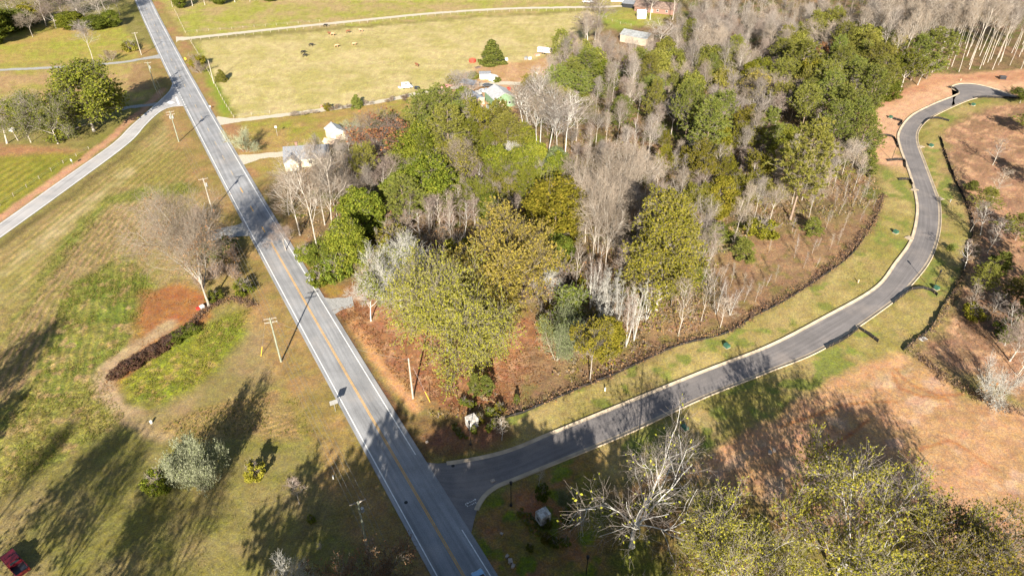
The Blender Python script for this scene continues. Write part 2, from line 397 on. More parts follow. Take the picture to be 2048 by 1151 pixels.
    # triangle field between the roads
    reg([(-300, 690), (0, 486), (255, 296), (330, 228), (372, 216), (440, 330), (520, 520), (515, 615), (430, 620), (300, 560), (250, 700), (200, 760), (255, 835), (0, 990), (-300, 1100)],
        S(152, 142, 74), S(174, 152, 100), 2, 3, seed=10, rgh=.14, stripes=((0, 486), (255, 296), 2.6, .55))
    reg([(150, 470), (230, 380), (340, 385), (310, 470), (260, 520), (200, 565), (135, 650), (60, 770), (-60, 900), (-200, 900), (0, 700), (70, 590)],
        S(176, 150, 106), S(142, 132, 70), 2, 3, seed=11, stripes=((0, 800), (170, 520), 1.5, .75), rgh=.2)
    reg([(260, 300), (380, 300), (395, 360), (250, 372), (210, 385)], S(160, 142, 84), S(146, 142, 62), 2, 3, seed=12, stripes=((210, 385), (320, 290), 1.8, .5), rgh=.16)
    reg([(210, 392), (300, 372), (395, 362), (402, 384), (300, 394), (220, 410), (120, 520), (60, 600), (20, 680), (0, 680), (80, 540), (160, 440)], S(134, 142, 62), S(150, 144, 72), 1.5, 3, seed=13, rgh=.2)
    reg([(-60, 580), (110, 450), (220, 360), (310, 285), (340, 240), (348, 246), (310, 310), (200, 396), (100, 490), (20, 590), (-60, 660)], S(192, 176, 122), S(160, 150, 82), 1.5, 3, seed=14, rgh=.04)
    reg([(128, 575), (250, 505), (310, 560), (285, 640), (205, 755), (255, 832), (180, 885), (0, 995), (-250, 1130), (-200, 960), (60, 770)], S(124, 136, 54), S(152, 144, 74), 2, 3, seed=15, rgh=.28, spot=(S(172, 150, 96), 2.2, .60))
    reg([(285, 580), (360, 570), (436, 600), (405, 650), (345, 692), (280, 738), (222, 790), (200, 765), (262, 690)], S(182, 124, 72), S(160, 112, 66), 1.5, 2, seed=16, rgh=.06)
    band([(340, 650), (245, 708), (208, 752), (214, 788), (258, 832), (310, 866), (360, 870)], 3.6, S(196, 172, 130), S(182, 158, 114), seed=17, rgh=.02)
    reg([(262, 838), (330, 812), (420, 762), (470, 700), (515, 628), (540, 560), (590, 660), (660, 770), (560, 778), (400, 812), (320, 852)], S(170, 148, 102), S(150, 138, 82), 1.5, 2, seed=18, rgh=.04)
    reg([(240, 768), (300, 716), (395, 655), (470, 622), (510, 612), (516, 628), (455, 700), (432, 742), (380, 777), (310, 808), (272, 800)], S(156, 152, 58), S(132, 144, 48), 1.0, 1.5, seed=19, rgh=.26, spot=(S(176, 156, 84), 1.6, .62))
    reg([(318, 856), (400, 814), (540, 779), (600, 783), (640, 870), (630, 888), (540, 872), (430, 874), (345, 884)], S(182, 152, 100), S(150, 134, 76), 1.2, 1.5, seed=20, stripes=((320, 860), (560, 800), 1.1, .5), rgh=.16)
    reg([(558, 778), (606, 784), (646, 880), (606, 882), (590, 820)], S(116, 136, 40), S(140, 140, 56), 1.0, 1.5, seed=21, rgh=.25)
    reg([(-300, 1100), (0, 1000), (255, 862), (330, 888), (640, 892), (720, 880), (830, 1040), (900, 1200), (-300, 1300)], S(158, 142, 92), S(138, 134, 68), 2, 3, seed=22, rgh=.05)
    band([main_at(y, 8.0) for y in np.arange(40, 330, 8)], 8.5, S(180, 146, 94), S(152, 136, 74), 1.5, 2, world=True, seed=23, rgh=.05)
    band([main_at(y, -7.2) for y in np.arange(150, 420, 8)], 6.5, S(176, 136, 92), S(160, 146, 80), 1.5, 2, world=True, seed=24, rgh=.05)
    reg([(388, 100), (396, 86), (470, 232), (446, 240)], S(140, 162, 50), S(160, 158, 66), 1.5, 2, seed=25)
    band([(0, 436), (100, 365), (180, 308), (222, 276), (290, 214), (326, 180)], 3.2, S(212, 164, 124), S(196, 152, 112), seed=26, rgh=.03)
    band([(-260, 606), (-120, 512), (0, 432)], 3.2, S(212, 164, 124), S(196, 152, 112), seed=26, rgh=.03)
    band([(0, 492), (130, 398), (255, 306), (320, 240)], 2.4, S(128, 118, 66), S(112, 100, 60), 1.2, 1.5, seed=27, rgh=.15)
    # the wood and the oak's leaf litter
    reg(WOOD, S(156, 126, 92), S(128, 114, 74), 3, 5, seed=28, rgh=.25, spot=(S(112, 116, 52), 6, .60))
    reg([(556, 352), (520, 335), (480, 330), (470, 310), (560, 300), (600, 340)], S(158, 158, 62), S(176, 148, 90), 2, 3, seed=29)
    reg([(640, 600), (700, 560), (760, 600), (960, 700), (1050, 625), (1120, 700), (1080, 790), (1010, 828), (900, 830), (830, 812), (760, 720)], S(180, 130, 90), S(150, 106, 70), 2, 3, seed=31, rgh=.1, spot=(S(196, 154, 112), 1.5, .64))
    reg([(600, 500), (650, 560), (700, 585), (650, 600), (612, 560)], S(150, 140, 52), S(180, 130, 78), 2, 2, seed=32)
    reg([(1060, 690), (1150, 740), (1300, 668), (1420, 600), (1450, 490), (1560, 455), (1690, 440), (1765, 398), (1745, 456), (1700, 512), (1620, 572), (1500, 640), (1350, 692), (1200, 760), (1080, 806), (1010, 832)],
        S(174, 140, 102), S(144, 118, 84), 2, 3, seed=33, rgh=.16, spot=(S(140, 126, 74), 3, .62))
    # verge of the new street
    reg([(1004, 838), (1080, 808), (1200, 762), (1350, 694), (1500, 642), (1620, 574), (1702, 514), (1748, 456), (1770, 396), (1762, 340), (1800, 330), (1822, 345), (1836, 430), (1822, 485), (1748, 580), (1536, 695), (1254, 808), (1024, 902), (1000, 885)],
        S(184, 166, 104), S(160, 150, 78), 1.2, 1.5, seed=34, rgh=.06, spot=(S(138, 146, 68), 4.5, .58))
    reg([(1712, 262), (1722, 215), (1790, 185), (1870, 150), (2048, 140), (2400, 130), (2400, 190), (2033, 192), (1998, 181), (1926, 167), (1906, 172), (1918, 190), (1821, 234), (1797, 265), (1800, 296), (1818, 345), (1790, 332), (1740, 318)],
        S(226, 184, 142), S(208, 164, 120), 1.5, 3, seed=35, rgh=.05, stripes=((1720, 300), (1900, 200), 4, .25))
    reg([(1735, 205), (1800, 180), (1870, 152), (2048, 142), (2400, 132), (2400, 160), (2048, 162), (1890, 162), (1850, 178), (1760, 212)], S(196, 144, 104), S(206, 160, 120), 2.5, 3, seed=36, rgh=.06)
    reg([(1858, 240), (1948, 199), (2040, 206), (1960, 216), (1905, 240), (1882, 285), (1895, 330), (1930, 420), (1944, 470), (1922, 552), (1872, 652), (1812, 700), (1780, 738), (1600, 810), (1400, 910), (1260, 960), (1140, 960), (1140, 916), (1261, 866), (1536, 746), (1653, 696), (1786, 606), (1861, 520), (1880, 460), (1871, 383), (1848, 320), (1836, 285)],
        S(182, 162, 102), S(156, 148, 76), 1.2, 1.5, seed=37, rgh=.06, spot=(S(138, 146, 68), 4.0, .58))
    reg([(1892, 262), (1960, 217), (2050, 203), (2400, 200), (2400, 800), (2048, 800), (1960, 760), (1850, 715), (1930, 560), (1950, 470), (1934, 410), (1898, 325)], S(184, 144, 108), S(150, 120, 88), 2, 3, seed=38, rgh=.14, spot=(S(206, 164, 122), 2.5, .60))
    reg([(1380, 985), (1400, 920), (1600, 812), (1780, 740), (1850, 716), (1930, 785), (2048, 815), (2500, 860), (2500, 1300), (1900, 1300), (1500, 1200), (1400, 1100)], S(212, 166, 120), S(188, 152, 102), 2, 3, seed=39, rgh=.06, stripes=((1600, 1000), (1900, 850), 3.2, .2), spot=(S(212, 176, 136), 5, .56))
    band([(1180, 1010), (1400, 938), (1500, 880), (1620, 806), (1700, 760), (1800, 714)], 3.2, S(222, 174, 124), S(206, 160, 112), 1, 1.5, seed=40, rgh=.03)
    reg([(1180, 980), (1400, 960), (1500, 1000), (1600, 1060), (1900, 1100), (2000, 1300), (1000, 1300), (1060, 1100)], S(150, 116, 76), S(118, 122, 50), 3, 4, seed=41, rgh=.16)
    reg([(800, 836), (1000, 832), (1022, 868), (990, 902), (893, 925), (856, 922)], S(158, 114, 84), S(126, 112, 62), 1.5, 2, seed=42, rgh=.1)
    reg([(1024, 968), (1144, 920), (1200, 905), (1190, 1300), (960, 1300), (944, 1080), (958, 1022)], S(186, 128, 88), S(140, 132, 60), 1.5, 2, seed=43, rgh=.08, spot=(S(124, 136, 44), 3, .55))
    reg([(880, 186), (950, 135), (1040, 122), (1140, 108), (1160, 120), (1060, 160), (1050, 215), (965, 245)], S(216, 178, 132), S(188, 152, 100), 1.5, 3, seed=44, rgh=.05)
    reg([(1095, 110), (1150, 104), (1150, 122), (1100, 122)], S(150, 106, 68), S(120, 86, 56), 1.5, 3, seed=45)
    # wheel ruts in the clay
    for ln in ([(1790, 735), (1810, 760), (1835, 775), (1880, 790), (1930, 785)], [(1785, 745), (1800, 775), (1840, 790), (1900, 797)], [(1560, 850), (1680, 810), (1790, 800)], [(1740, 840), (1650, 900), (1600, 920)], [(1840, 900), (1900, 880), (2000, 940)]):
        band(ln, 0.45, S(190, 126, 76), S(176, 116, 70), .35, .6, seed=46)
    # ditch lines along the road (bare, wet, leaf filled)
    ditch = [G(*p) for p in ((668, 632), (700, 690), (740, 752), (790, 828), (825, 892), (845, 915))]
    band(ditch, 2.8, S(138, 104, 72), S(118, 100, 60), .8, 1.0, world=True, seed=47, rgh=.1)
    band([(708, 645), (745, 705), (790, 770), (830, 818)], 2.2, S(224, 170, 116), S(200, 150, 98), .7, .8, seed=48, rgh=.04)
    ditch2 = [G(*p) for p in ((560, 470), (585, 520), (610, 555), (640, 598))]
    band(ditch2, 3.0, S(170, 112, 80), S(136, 96, 66), .8, 1.0, world=True, seed=49, rgh=.1)
    def rows(poly, a_, b_, period, amp, tone):
        nonlocal col
        (ax, ay), (bx, by) = G(*a_), G(*b_); L = hypot(bx - ax, by - ay); d = sdist(X0, Y0, gp(poly)); k = np.clip(-d / 3, 0, 1)
        q = (-(by - ay) * X0 + (bx - ax) * Y0) / L + (n1 - .5) * .9 + (big - .5) * 2
        s = np.sin(q * 2 * pi / period) * (.35 + 1.3 * n2); s = np.clip(s, -1.2, 1.2) * k * amp
        col = col * (1 + s[:, None] * np.array(tone)[None])
    rows([(0, 500), (255, 310), (330, 240), (400, 330), (420, 420), (300, 480), (150, 560), (0, 690)], (0, 486), (255, 296), 2.1, .20, (1.1, .75, .9))
    rows([(0, 690), (150, 560), (280, 500), (300, 560), (280, 640), (205, 750), (0, 900), (-250, 1100), (-250, 900)], (0, 700), (46, 560), 1.7, .22, (1.1, .75, .9))
    rows([(318, 856), (540, 779), (640, 870), (430, 874)], (320, 860), (560, 800), 1.2, .22, (1, .85, .8))
    rows([(0, 330), (180, 306), (0, 430), (-200, 560), (-200, 340)], (0, 430), (180, 306), 3.2, .18, (1.1, .8, .9))
    # relief
    Z = rough * ((fine - .5) * 1.5 + (med - .5) * 1.6) + (big - .5) * 0.5
    Z -= 0.75 * np.exp(-(ldist(X0, Y0, ditch) / 1.1) ** 2) + 0.5 * np.exp(-(ldist(X0, Y0, ditch2) / 1.2) ** 2)
    # keep the sheet just under every paved or gravelled strip
    dm = ldist(X0, Y0, [tuple(p) for p in MAIN[::6]]) - (HW + 1.2)
    poly = [tuple(p) for p in resample(subL, 60)] + [tuple(p) for p in resample(subR, 60)[::-1]]
    dm = np.minimum(dm, sdist(X0, Y0, poly) - 1.0)
    dm = np.minimum(dm, sdist(X0, Y0, [tuple(p) for p in resample(brN, 40)] + [tuple(p) for p in resample(brS, 40)[::-1]]) - .6)
    for k, (pts, wd, m) in DRIVES.items(): dm = np.minimum(dm, ldist(X0, Y0, gp(pts)) - wd / 2 - .4)
    k = np.clip(dm / 1.5, 0, 1); k = k * k * (3 - 2 * k)
    Z = Z * k - 0.05 * (1 - k) - 0.03
    col = col * (0.80 + 0.40 * fine[:, None]) * np.array([1.03, .985, 1.05])
    V = np.stack([X0, Y0, Z], 1)
    i = np.arange((nr - 1) * nw).reshape(nr - 1, nw)[:, :-1].ravel()
    F = np.stack([i, i + 1, i + nw + 1, i + nw], 1)
    # rim: carry the sheet on to the horizon
    me_mat = groundmat()
    me = npmesh('ground', V, F, mats=[me_mat], smooth=True)
    at = me.color_attributes.new('soil', 'FLOAT_COLOR', 'POINT')
    rgba = np.ones((len(V), 4), np.float32); rgba[:, :3] = col; rgba[:, 3] = np.clip(rough * 3, 0, 1)
    at.data.foreach_set('color', rgba.ravel())
    o = link('ground', me); tag(o, 'grass, leaf litter and red clay ground of the whole site', None, None, 'structure')
    # outer land: a ring of coarse ground beyond the detailed sheet
    rim = [(X0.reshape(nr, nw)[0, 0], Yr[0]), (X0.reshape(nr, nw)[0, -1], Yr[0])] + [(X0.reshape(nr, nw)[r, -1], Yr[r]) for r in range(20, nr, 20)] + [(X0.reshape(nr, nw)[-1, -1], Yr[-1]), (X0.reshape(nr, nw)[-1, 0], Yr[-1])] + [(X0.reshape(nr, nw)[r, 0], Yr[r]) for r in range(nr - 20, 0, -20)]
    R = 9000.0; mb = MB()
    mb.add([(-R, -R, -.9), (R, -R, -.9), (R, R, -.9), (-R, R, -.9)], [(0, 1, 2, 3)])
    g2 = mb.build('outer_ground', plain('outer_land', S(150, 142, 78), .95, 0, .35, .02)); tag(g2, 'fields beyond the site', None, None, 'structure')
def groundmat():
    m, nt, b = newmat('ground'); L = nt.links.new
    a = nd(nt, 'ShaderNodeAttribute', attribute_name='soil')
    tc = nd(nt, 'ShaderNodeTexCoord')
    n1 = nd(nt, 'ShaderNodeTexNoise', Scale=1.6, Detail=6.0, Roughness=0.72); n2 = nd(nt, 'ShaderNodeTexNoise', Scale=3.6, Detail=4.0, Roughness=0.78)
    n3 = nd(nt, 'ShaderNodeTexNoise', Scale=0.35, Detail=5.0, Roughness=0.65)
    n4 = nd(nt, 'ShaderNodeTexNoise', Scale=9.0, Detail=3.0, Roughness=0.8)
    for n in (n1, n2, n3, n4): L(tc.outputs['Object'], n.inputs['Vector'])
    def rng(src, lo, hi, fm=.3, fx=.7):
        r = nd(nt, 'ShaderNodeMapRange'); r.inputs['From Min'].default_value = fm; r.inputs['From Max'].default_value = fx
        r.inputs['To Min'].default_value = lo; r.inputs['To Max'].default_value = hi; L(src, r.inputs[0]); return r.outputs[0]
    hs = nd(nt, 'ShaderNodeHueSaturation')
    L(rng(n3.outputs[0], .485, .515), hs.inputs['Hue']); L(rng(n1.outputs[0], .8, 1.15), hs.inputs['Saturation']); L(a.outputs['Color'], hs.inputs['Color'])
    v = nd(nt, 'ShaderNodeMath', operation='MULTIPLY'); L(rng(n1.outputs[0], .52, 1.48), v.inputs[0]); L(rng(n2.outputs[0], .45, 1.55, .34, .66), v.inputs[1])
    v0 = v; v = nd(nt, 'ShaderNodeMath', operation='MULTIPLY'); L(v0.outputs[0], v.inputs[0]); L(rng(n4.outputs[0], .6, 1.4, .34, .66), v.inputs[1])
    v2 = nd(nt, 'ShaderNodeMath', operation='MULTIPLY'); L(v.outputs[0], v2.inputs[0]); L(rng(n3.outputs[0], .85, 1.15), v2.inputs[1])
    ct = nd(nt, 'ShaderNodeMath', operation='MULTIPLY_ADD', use_clamp=True); L(a.outputs['Alpha'], ct.inputs[0]); ct.inputs[1].default_value = .7; ct.inputs[2].default_value = .48
    vm = nd(nt, 'ShaderNodeMix', data_type='FLOAT'); L(ct.outputs[0], vm.inputs[0]); vm.inputs[2].default_value = 1.0; L(v2.outputs[0], vm.inputs[3])
    L(vm.outputs[0], hs.inputs['Value']); L(hs.outputs[0], b.inputs['Base Color'])
    bp = nd(nt, 'ShaderNodeBump', Distance=0.22); L(n1.outputs[0], bp.inputs['Height'])
    bs = nd(nt, 'ShaderNodeMath', operation='MULTIPLY_ADD'); L(a.outputs['Alpha'], bs.inputs[0]); bs.inputs[1].default_value = .55; bs.inputs[2].default_value = .25; L(bs.outputs[0], bp.inputs['Strength'])
    L(bp.outputs[0], b.inputs['Normal'])
    b.inputs['Roughness'].default_value = .95; b.inputs['Specular IOR Level'].default_value = .1
    return m
ground()

# ------------------------------------------------------------ roads
def asphalt(name, c, streak=.25, tint=(1, 1, 1)):
    m, nt, b = newmat(name); L = nt.links.new
    uv = nd(nt, 'ShaderNodeUVMap'); tc = nd(nt, 'ShaderNodeTexCoord')
    mp = nd(nt, 'ShaderNodeMapping'); mp.inputs['Scale'].default_value = (1.3, .035, 1); L(uv.outputs[0], mp.inputs[0])
    n1 = nd(nt, 'ShaderNodeTexNoise', Scale=1.0, Detail=4.0); L(mp.outputs[0], n1.inputs['Vector'])
    n2 = nd(nt, 'ShaderNodeTexNoise', Scale=.18, Detail=6.0, Roughness=.6); n3 = nd(nt, 'ShaderNodeTexNoise', Scale=6.0, Detail=3.0)
    L(tc.outputs['Object'], n2.inputs['Vector']); L(tc.outputs['Object'], n3.inputs['Vector'])
    def rng(src, lo, hi):
        r = nd(nt, 'ShaderNodeMapRange'); r.inputs['From Min'].default_value = .3; r.inputs['From Max'].default_value = .7
        r.inputs['To Min'].default_value = lo; r.inputs['To Max'].default_value = hi; L(src, r.inputs[0]); return r.outputs[0]
    a = nd(nt, 'ShaderNodeMath', operation='MULTIPLY'); L(rng(n1.outputs[0], 1 - streak, 1 + streak), a.inputs[0]); L(rng(n2.outputs[0], .80, 1.20), a.inputs[1])
    a2 = nd(nt, 'ShaderNodeMath', operation='MULTIPLY'); L(a.outputs[0], a2.inputs[0]); L(rng(n3.outputs[0], .85, 1.15), a2.inputs[1])
    mx = nd(nt, 'ShaderNodeMix', data_type='RGBA', blend_type='MULTIPLY'); mx.inputs[0].default_value = 1; mx.inputs[6].default_value = (*c, 1); L(a2.outputs[0], mx.inputs[7])
    n5 = nd(nt, 'ShaderNodeTexNoise', Scale=.09, Detail=8.0, Roughness=.7); L(tc.outputs['Object'], n5.inputs['Vector'])   # dust washed over the asphalt
    dm = nd(nt, 'ShaderNodeMix', data_type='RGBA'); L(mx.outputs[2], dm.inputs[6]); dm.inputs[7].default_value = (.30, .24, .19, 1)
    r5 = nd(nt, 'ShaderNodeMapRange'); r5.inputs['From Min'].default_value = .5; r5.inputs['From Max'].default_value = .75; r5.inputs['To Max'].default_value = .45; L(n5.outputs[0], r5.inputs[0]); L(r5.outputs[0], dm.inputs[0])
    L(dm.outputs[2], b.inputs['Base Color']); b.inputs['Roughness'].default_value = .85; b.inputs['Specular IOR Level'].default_value = .25
    return m
M['road_old'] = asphalt('old_asphalt', (.235, .237, .242)); M['road_new'] = asphalt('new_asphalt', (.155, .142, .138), .16); M['road_mid'] = asphalt('branch_asphalt', (.33, .32, .315), .2)
M['gravel'] = plain('gravel', (.46, .41, .32), .95, 0, .3, 2.5, .1, .3); M['grey_gravel'] = plain('grey_gravel', (.30, .295, .28), .95, 0, .3, 2.5, .1, .3)
M['line_white'] = plain('line_white', (.72, .72, .69), .7, 0, .22, 1.5); M['line_yellow'] = plain('line_yellow', (.68, .36, .04), .7, 0, .3, 1.2)
M['line_faded'] = plain('line_faded', (.43, .34, .22), .8, 0, .35, 1.2)
road = ribbon(offset(MAIN, HW + .75), offset(MAIN, -HW - 1.0), 0.02, 'main_road', M['road_old']); tag(road, 'grey two lane road crossing from bottom centre to top left', kind='structure')
def line_piece(y0, y1, off, w, mat, name, z=0.027, step=3.0):
    ys = np.linspace(y0, y1, max(2, int((y1 - y0) / step)))
    return ribbon([main_at(y, off + w / 2) for y in ys], [main_at(y, off - w / 2) for y in ys], z, name, mat, road)
def yat(px, py): return G(px, py)[1]
line_piece(-100, yat(372, 212) - 1, HW, .17, M['line_white'], 'edge_line'); line_piece(yat(346, 152), 900, HW, .17, M['line_white'], 'edge_line')
line_piece(-100, yat(934, 1078), -HW, .17, M['line_white'], 'edge_line'); line_piece(yat(838, 924), 900, -HW, .17, M['line_white'], 'edge_line')
line_piece(-100, yat(541, 484), .13, .11, M['line_yellow'], 'centre_line'); line_piece(-100, yat(541, 484), -.13, .11, M['line_yellow'], 'centre_line')
y = yat(541, 484) + 5
while y < 420:
    line_piece(y, y + 3.2, 0.1, .22, M['line_faded'] if y > 190 else M['line_yellow'], 'centre_dash', step=1.5); y += 11.5
y = yat(372, 212)
while y < yat(346, 152) - 1:                                  # dotted edge line over the branch road's mouth
    line_piece(y, y + 1.2, HW, .22, M['line_white'], 'edge_dot', step=.6); y += 2.6
N = 140
br = ribbon(resample(brN, N), resample(brS, N), 0.012, 'branch_road', M['road_mid']); tag(br, 'pale branch road leaving the main road to the lower left', kind='structure')
for L_, o in ((brN, -.35), (brS, .35)):
    A = resample(L_, 120); ribbon(offset(A, o + .08), offset(A, o - .08), .0175, 'edge_line', M['line_white'], br)
A, B_ = np.array(G(352, 194)), np.array(G(358, 209)); d_ = (B_ - A) / np.linalg.norm(B_ - A); q_ = np.array([-d_[1], d_[0]])
ribbon([A + q_ * .3, B_ + q_ * .3], [A - q_ * .3, B_ - q_ * .3], .0185, 'stop_line', M['line_white'], br)
A = np.array(G(340, 202)); ribbon([A + (0, .0), A + (2.6, -1.6)], [A + (-.9, -1.8), A + (1.7, -3.4)], .0185, 'paint_patch', M['line_white'], br)
ns = 320
nroad = ribbon(resample(subL, ns), resample(subR, ns), 0.013, 'new_street', M['road_new']); tag(nroad, 'dark curving new street with concrete kerbs', kind='structure')
def kerb(line, side, name):
    L_ = resample(line, 420); sgn = side
    prof = [(-.55, .016), (0.0, .018), (.06, .13), (.26, .135), (.30, -.06)]
    n = len(L_); V = []; F = []
    rows = [offset(L_, sgn * a) for a, z in prof]
    V = np.concatenate([np.concatenate([r, np.full((n, 1), z)], 1) for r, (a, z) in zip(rows, prof)])
    i = np.arange(n - 1); F = np.concatenate([np.stack([j * n + i, j * n + i + 1, (j + 1) * n + i + 1, (j + 1) * n + i], 1) for j in range(len(prof) - 1)])
    if sgn < 0: F = F[:, ::-1]
    F = F[:, ::-1]
    o = link(name, npmesh(name, V, F, mats=[M['concrete']]), nroad); return o
i0 = int(np.argmin(np.linalg.norm(subL - np.array(G(893, 925)), axis=1))); i1 = int(np.argmin(np.linalg.norm(subR - np.array(G(954, 1020)), axis=1)))
kerb(subL[i0:], 1, 'kerb'); kerb(subR[i1:], -1, 'kerb')
for px, py, nm in ((906, 931, 'manhole_cover'), (812, 1004, 'manhole_cover')):
    X, Y = G(px, py); mb = MB(); mb.tube([(X, Y, .02), (X, Y, .034)], .32, 12); mb.build(nm, M['black'], nroad if px > 850 else road)
# sprayed survey marks on the new asphalt, two short lines and an arrow
strokes = [[(930.6, 1006.0), (932.0, 1007.2), (931.6, 1008.6), (930.3, 1008.8)], [(933.6, 1004.2), (934.6, 1006.8)], [(934.4, 1006.8), (936.4, 1004.0), (937.4, 1006.0)], [(935, 1005.8), (937, 1005.4)], [(938.4, 1002.6), (940.2, 1003.0), (940.6, 1004.4), (939.4, 1003.8)],
           [(942.2, 1001.2), (942.6, 1002.6), (944.4, 1002.4)], [(945, 1001.2), (951.6, 997.2)], [(948.4, 997.6), (951.8, 997.0), (951.0, 999.8)],
           [(933.4, 1009.6), (935.6, 1012.4), (936.2, 1011.0)], [(938.0, 1010.4), (939.4, 1010.2)], [(941.0, 1009.2), (942.0, 1008.0)], [(943.6, 1007.0), (944.8, 1008.6), (944.6, 1006.6)], [(946.2, 1007.0), (947, 1004.8), (948.6, 1006.6)], [(949.6, 1003.0), (953.0, 1005.4)]]
for st in strokes:
    Lw = [np.array(G(*p)) for p in st]; Lw = np.array(Lw); ribbon(offset(Lw, .045), offset(Lw, -.045), .0195, 'paint_mark', M['line_white'], nroad)
for nm, (pts, wd, mt) in DRIVES.items():
    Lw = smooth_line(gp(pts), 1.5); n = len(Lw); rr = np.random.default_rng(len(nm))
    w1 = wd / 2 + (rr.random(n) - .5) * .7; w2 = wd / 2 + (rr.random(n) - .5) * .7
    if nm in ('farm_drive', 'pasture_drive', 'yard_drive', 'stub_drive', 'field_drive', 'mailbox_drive'):   # flare at the road
        fl = np.clip(1 - np.arange(n) / 6, 0, 1) ** 1.5 * (3.0 if nm != 'mailbox_drive' else 1.5); w1 = w1 + fl; w2 = w2 + fl
    t = np.gradient(Lw, axis=0); t /= np.linalg.norm(t, axis=1)[:, None]; nn = np.stack([-t[:, 1], t[:, 0]], 1)
    o = ribbon(Lw + nn * w1[:, None], Lw - nn * w2[:, None], .004, nm, M[mt]); tag(o, kind='structure')
# ------------------------------------------------------------ tree generator
def nrm(v): return v / (np.linalg.norm(v, axis=-1, keepdims=True) + 1e-9)
def frames(d):
    a = np.where(np.abs(d[..., 2:3]) < .9, np.array([0., 0, 1]), np.array([1., 0, 0]))
    u = nrm(np.cross(d, a)); return u, np.cross(d, u)
def steps(rng, p0, d0, L, n, wob, up, r0, r1):
    B = len(p0); P = np.zeros((B, n + 1, 3)); P[:, 0] = p0; d = d0
    upv = np.zeros((B, 3)); upv[:, 2] = up
    for i in range(n):
        d = nrm(d + rng.normal(0, wob, (B, 3)) + upv)
        P[:, i + 1] = P[:, i] + d * (L / n)[:, None]
    t = np.linspace(0, 1, n + 1)[None]
    R = r0[:, None] * (1 - t) + r1[:, None] * t
    return P, R
def branch(rng, P, R, m, t0, t1, ang, L, n, wob, up, rr, rmin, lpow=None, jit=.25):
    """m children on each branch; L(t) length, ang (lo,hi) in degrees from the parent's direction"""
    B, N, _ = P.shape; N -= 1
    t = t0 + (t1 - t0) * (np.arange(m)[None] + rng.random((B, m))) / m
    x = np.clip(t * N, 0, N - 1e-4); i = x.astype(int); f = (x - i)[..., None]
    bi = np.arange(B)[:, None]
    a, b = P[bi, i], P[bi, i + 1]; pos = a * (1 - f) + b * f; pd = nrm(b - a)
    rad = R[bi, i] * (1 - f[..., 0]) + R[bi, i + 1] * f[..., 0]
    u, v = frames(pd)
    az = (np.arange(m)[None] * 2.399 + rng.random((B, 1)) * 6.28 + rng.normal(0, .5, (B, m)))[..., None]
    an = np.radians(ang[0] + (ang[1] - ang[0]) * rng.random((B, m)))[..., None]
    d = nrm(pd * np.cos(an) + (u * np.cos(az) + v * np.sin(az)) * np.sin(an))
    ln = L(t) * (1 + jit * (rng.random((B, m)) * 2 - 1))
    r0 = np.maximum(rad * rr, rmin)
    return steps(rng, pos.reshape(-1, 3), d.reshape(-1, 3), ln.ravel(), n, wob, up, r0.ravel(), np.maximum(r0.ravel() * .16, rmin * .7))
def tubes(P, R, s):
    B, N, _ = P.shape
    d = nrm(P[:, -1] - P[:, 0]); u, v = frames(d)
    a = np.arange(s) * 2 * pi / s
    ring = np.cos(a)[None, :, None] * u[:, None] + np.sin(a)[None, :, None] * v[:, None]
    V = P[:, :, None] + R[:, :, None, None] * ring[:, None]
    base = (np.arange(B) * N * s)[:, None, None]; j = np.arange(N - 1)[None, :, None] * s; k = np.arange(s)[None, None]; k2 = (k + 1) % s
    F = np.stack([base + j + k, base + j + k2, base + j + s + k2, base + j + s + k], -1)
    return V.reshape(-1, 3), F.reshape(-1, 4)
class Acc:
    def __init__(s): s.V = []; s.F = []; s.T = []; s.mf = []; s.mt = []; s.n = 0
    def quads(s, V, F, mat=0):
        s.V.append(V); s.F.append(F + s.n); s.mf.append(np.full(len(F), mat)); s.n += len(V)
    def tris(s, V, T, mat=0):
        s.V.append(V); s.T.append(T + s.n); s.mt.append(np.full(len(T), mat)); s.n += len(V)
    def mesh(s, name, mats):
        F = np.concatenate(s.F) if s.F else None; T = np.concatenate(s.T) if s.T else None
        mi = np.concatenate(s.mf + s.mt)
        return npmesh(name, np.concatenate(s.V), F, T, mats, mi)
def leafquads(rng, pos, size, out=None, bias=.5, stretch=1.5):
    n = len(pos); nr = nrm(rng.normal(0, 1, (n, 3)))
    if out is not None: nr = nrm(nr * (1 - bias) + out * bias)
    u, v = frames(nr); a = rng.random((n, 1)) * 6.28
    e1 = u * np.cos(a) + v * np.sin(a); e2 = np.cross(nr, e1)
    sz = (size * (.6 + .8 * rng.random((n, 1)))) * .5
    V = np.stack([pos - e1 * sz * stretch, pos + e2 * sz + nr * sz * .25, pos + e1 * sz * stretch, pos - e2 * sz + nr * sz * .25], 1).reshape(-1, 3)
    return V, np.arange(n * 4).reshape(-1, 4)
def needles(rng, pos, axis, length, k=7, width=.16):
    """tufts of thin blades around each point"""
    n = len(pos); d = nrm(rng.normal(0, 1, (n, k, 3)) + axis[:, None] * .7 + np.array([0, 0, .35]))
    u, v = frames(d); a = rng.random((n, k, 1)) * 6.28; w = (u * np.cos(a) + v * np.sin(a)) * length * width
    L = length * (.6 + .6 * rng.random((n, k, 1)))
    p = pos[:, None] + 0 * d
    V = np.stack([p - w, p + w, p + d * L], 2).reshape(-1, 3)
    return V, np.arange(n * k * 3).reshape(-1, 3)
def tips(P, frac=0.6, per=2, rng=None):
    B, N, _ = P.shape; x = (frac + (1 - frac) * rng.random((B, per))) * (N - 1 - 1e-3); i = x.astype(int); f = (x - i)[..., None]
    b = np.arange(B)[:, None]; return (P[b, i] * (1 - f) + P[b, i + 1] * f).reshape(-1, 3)
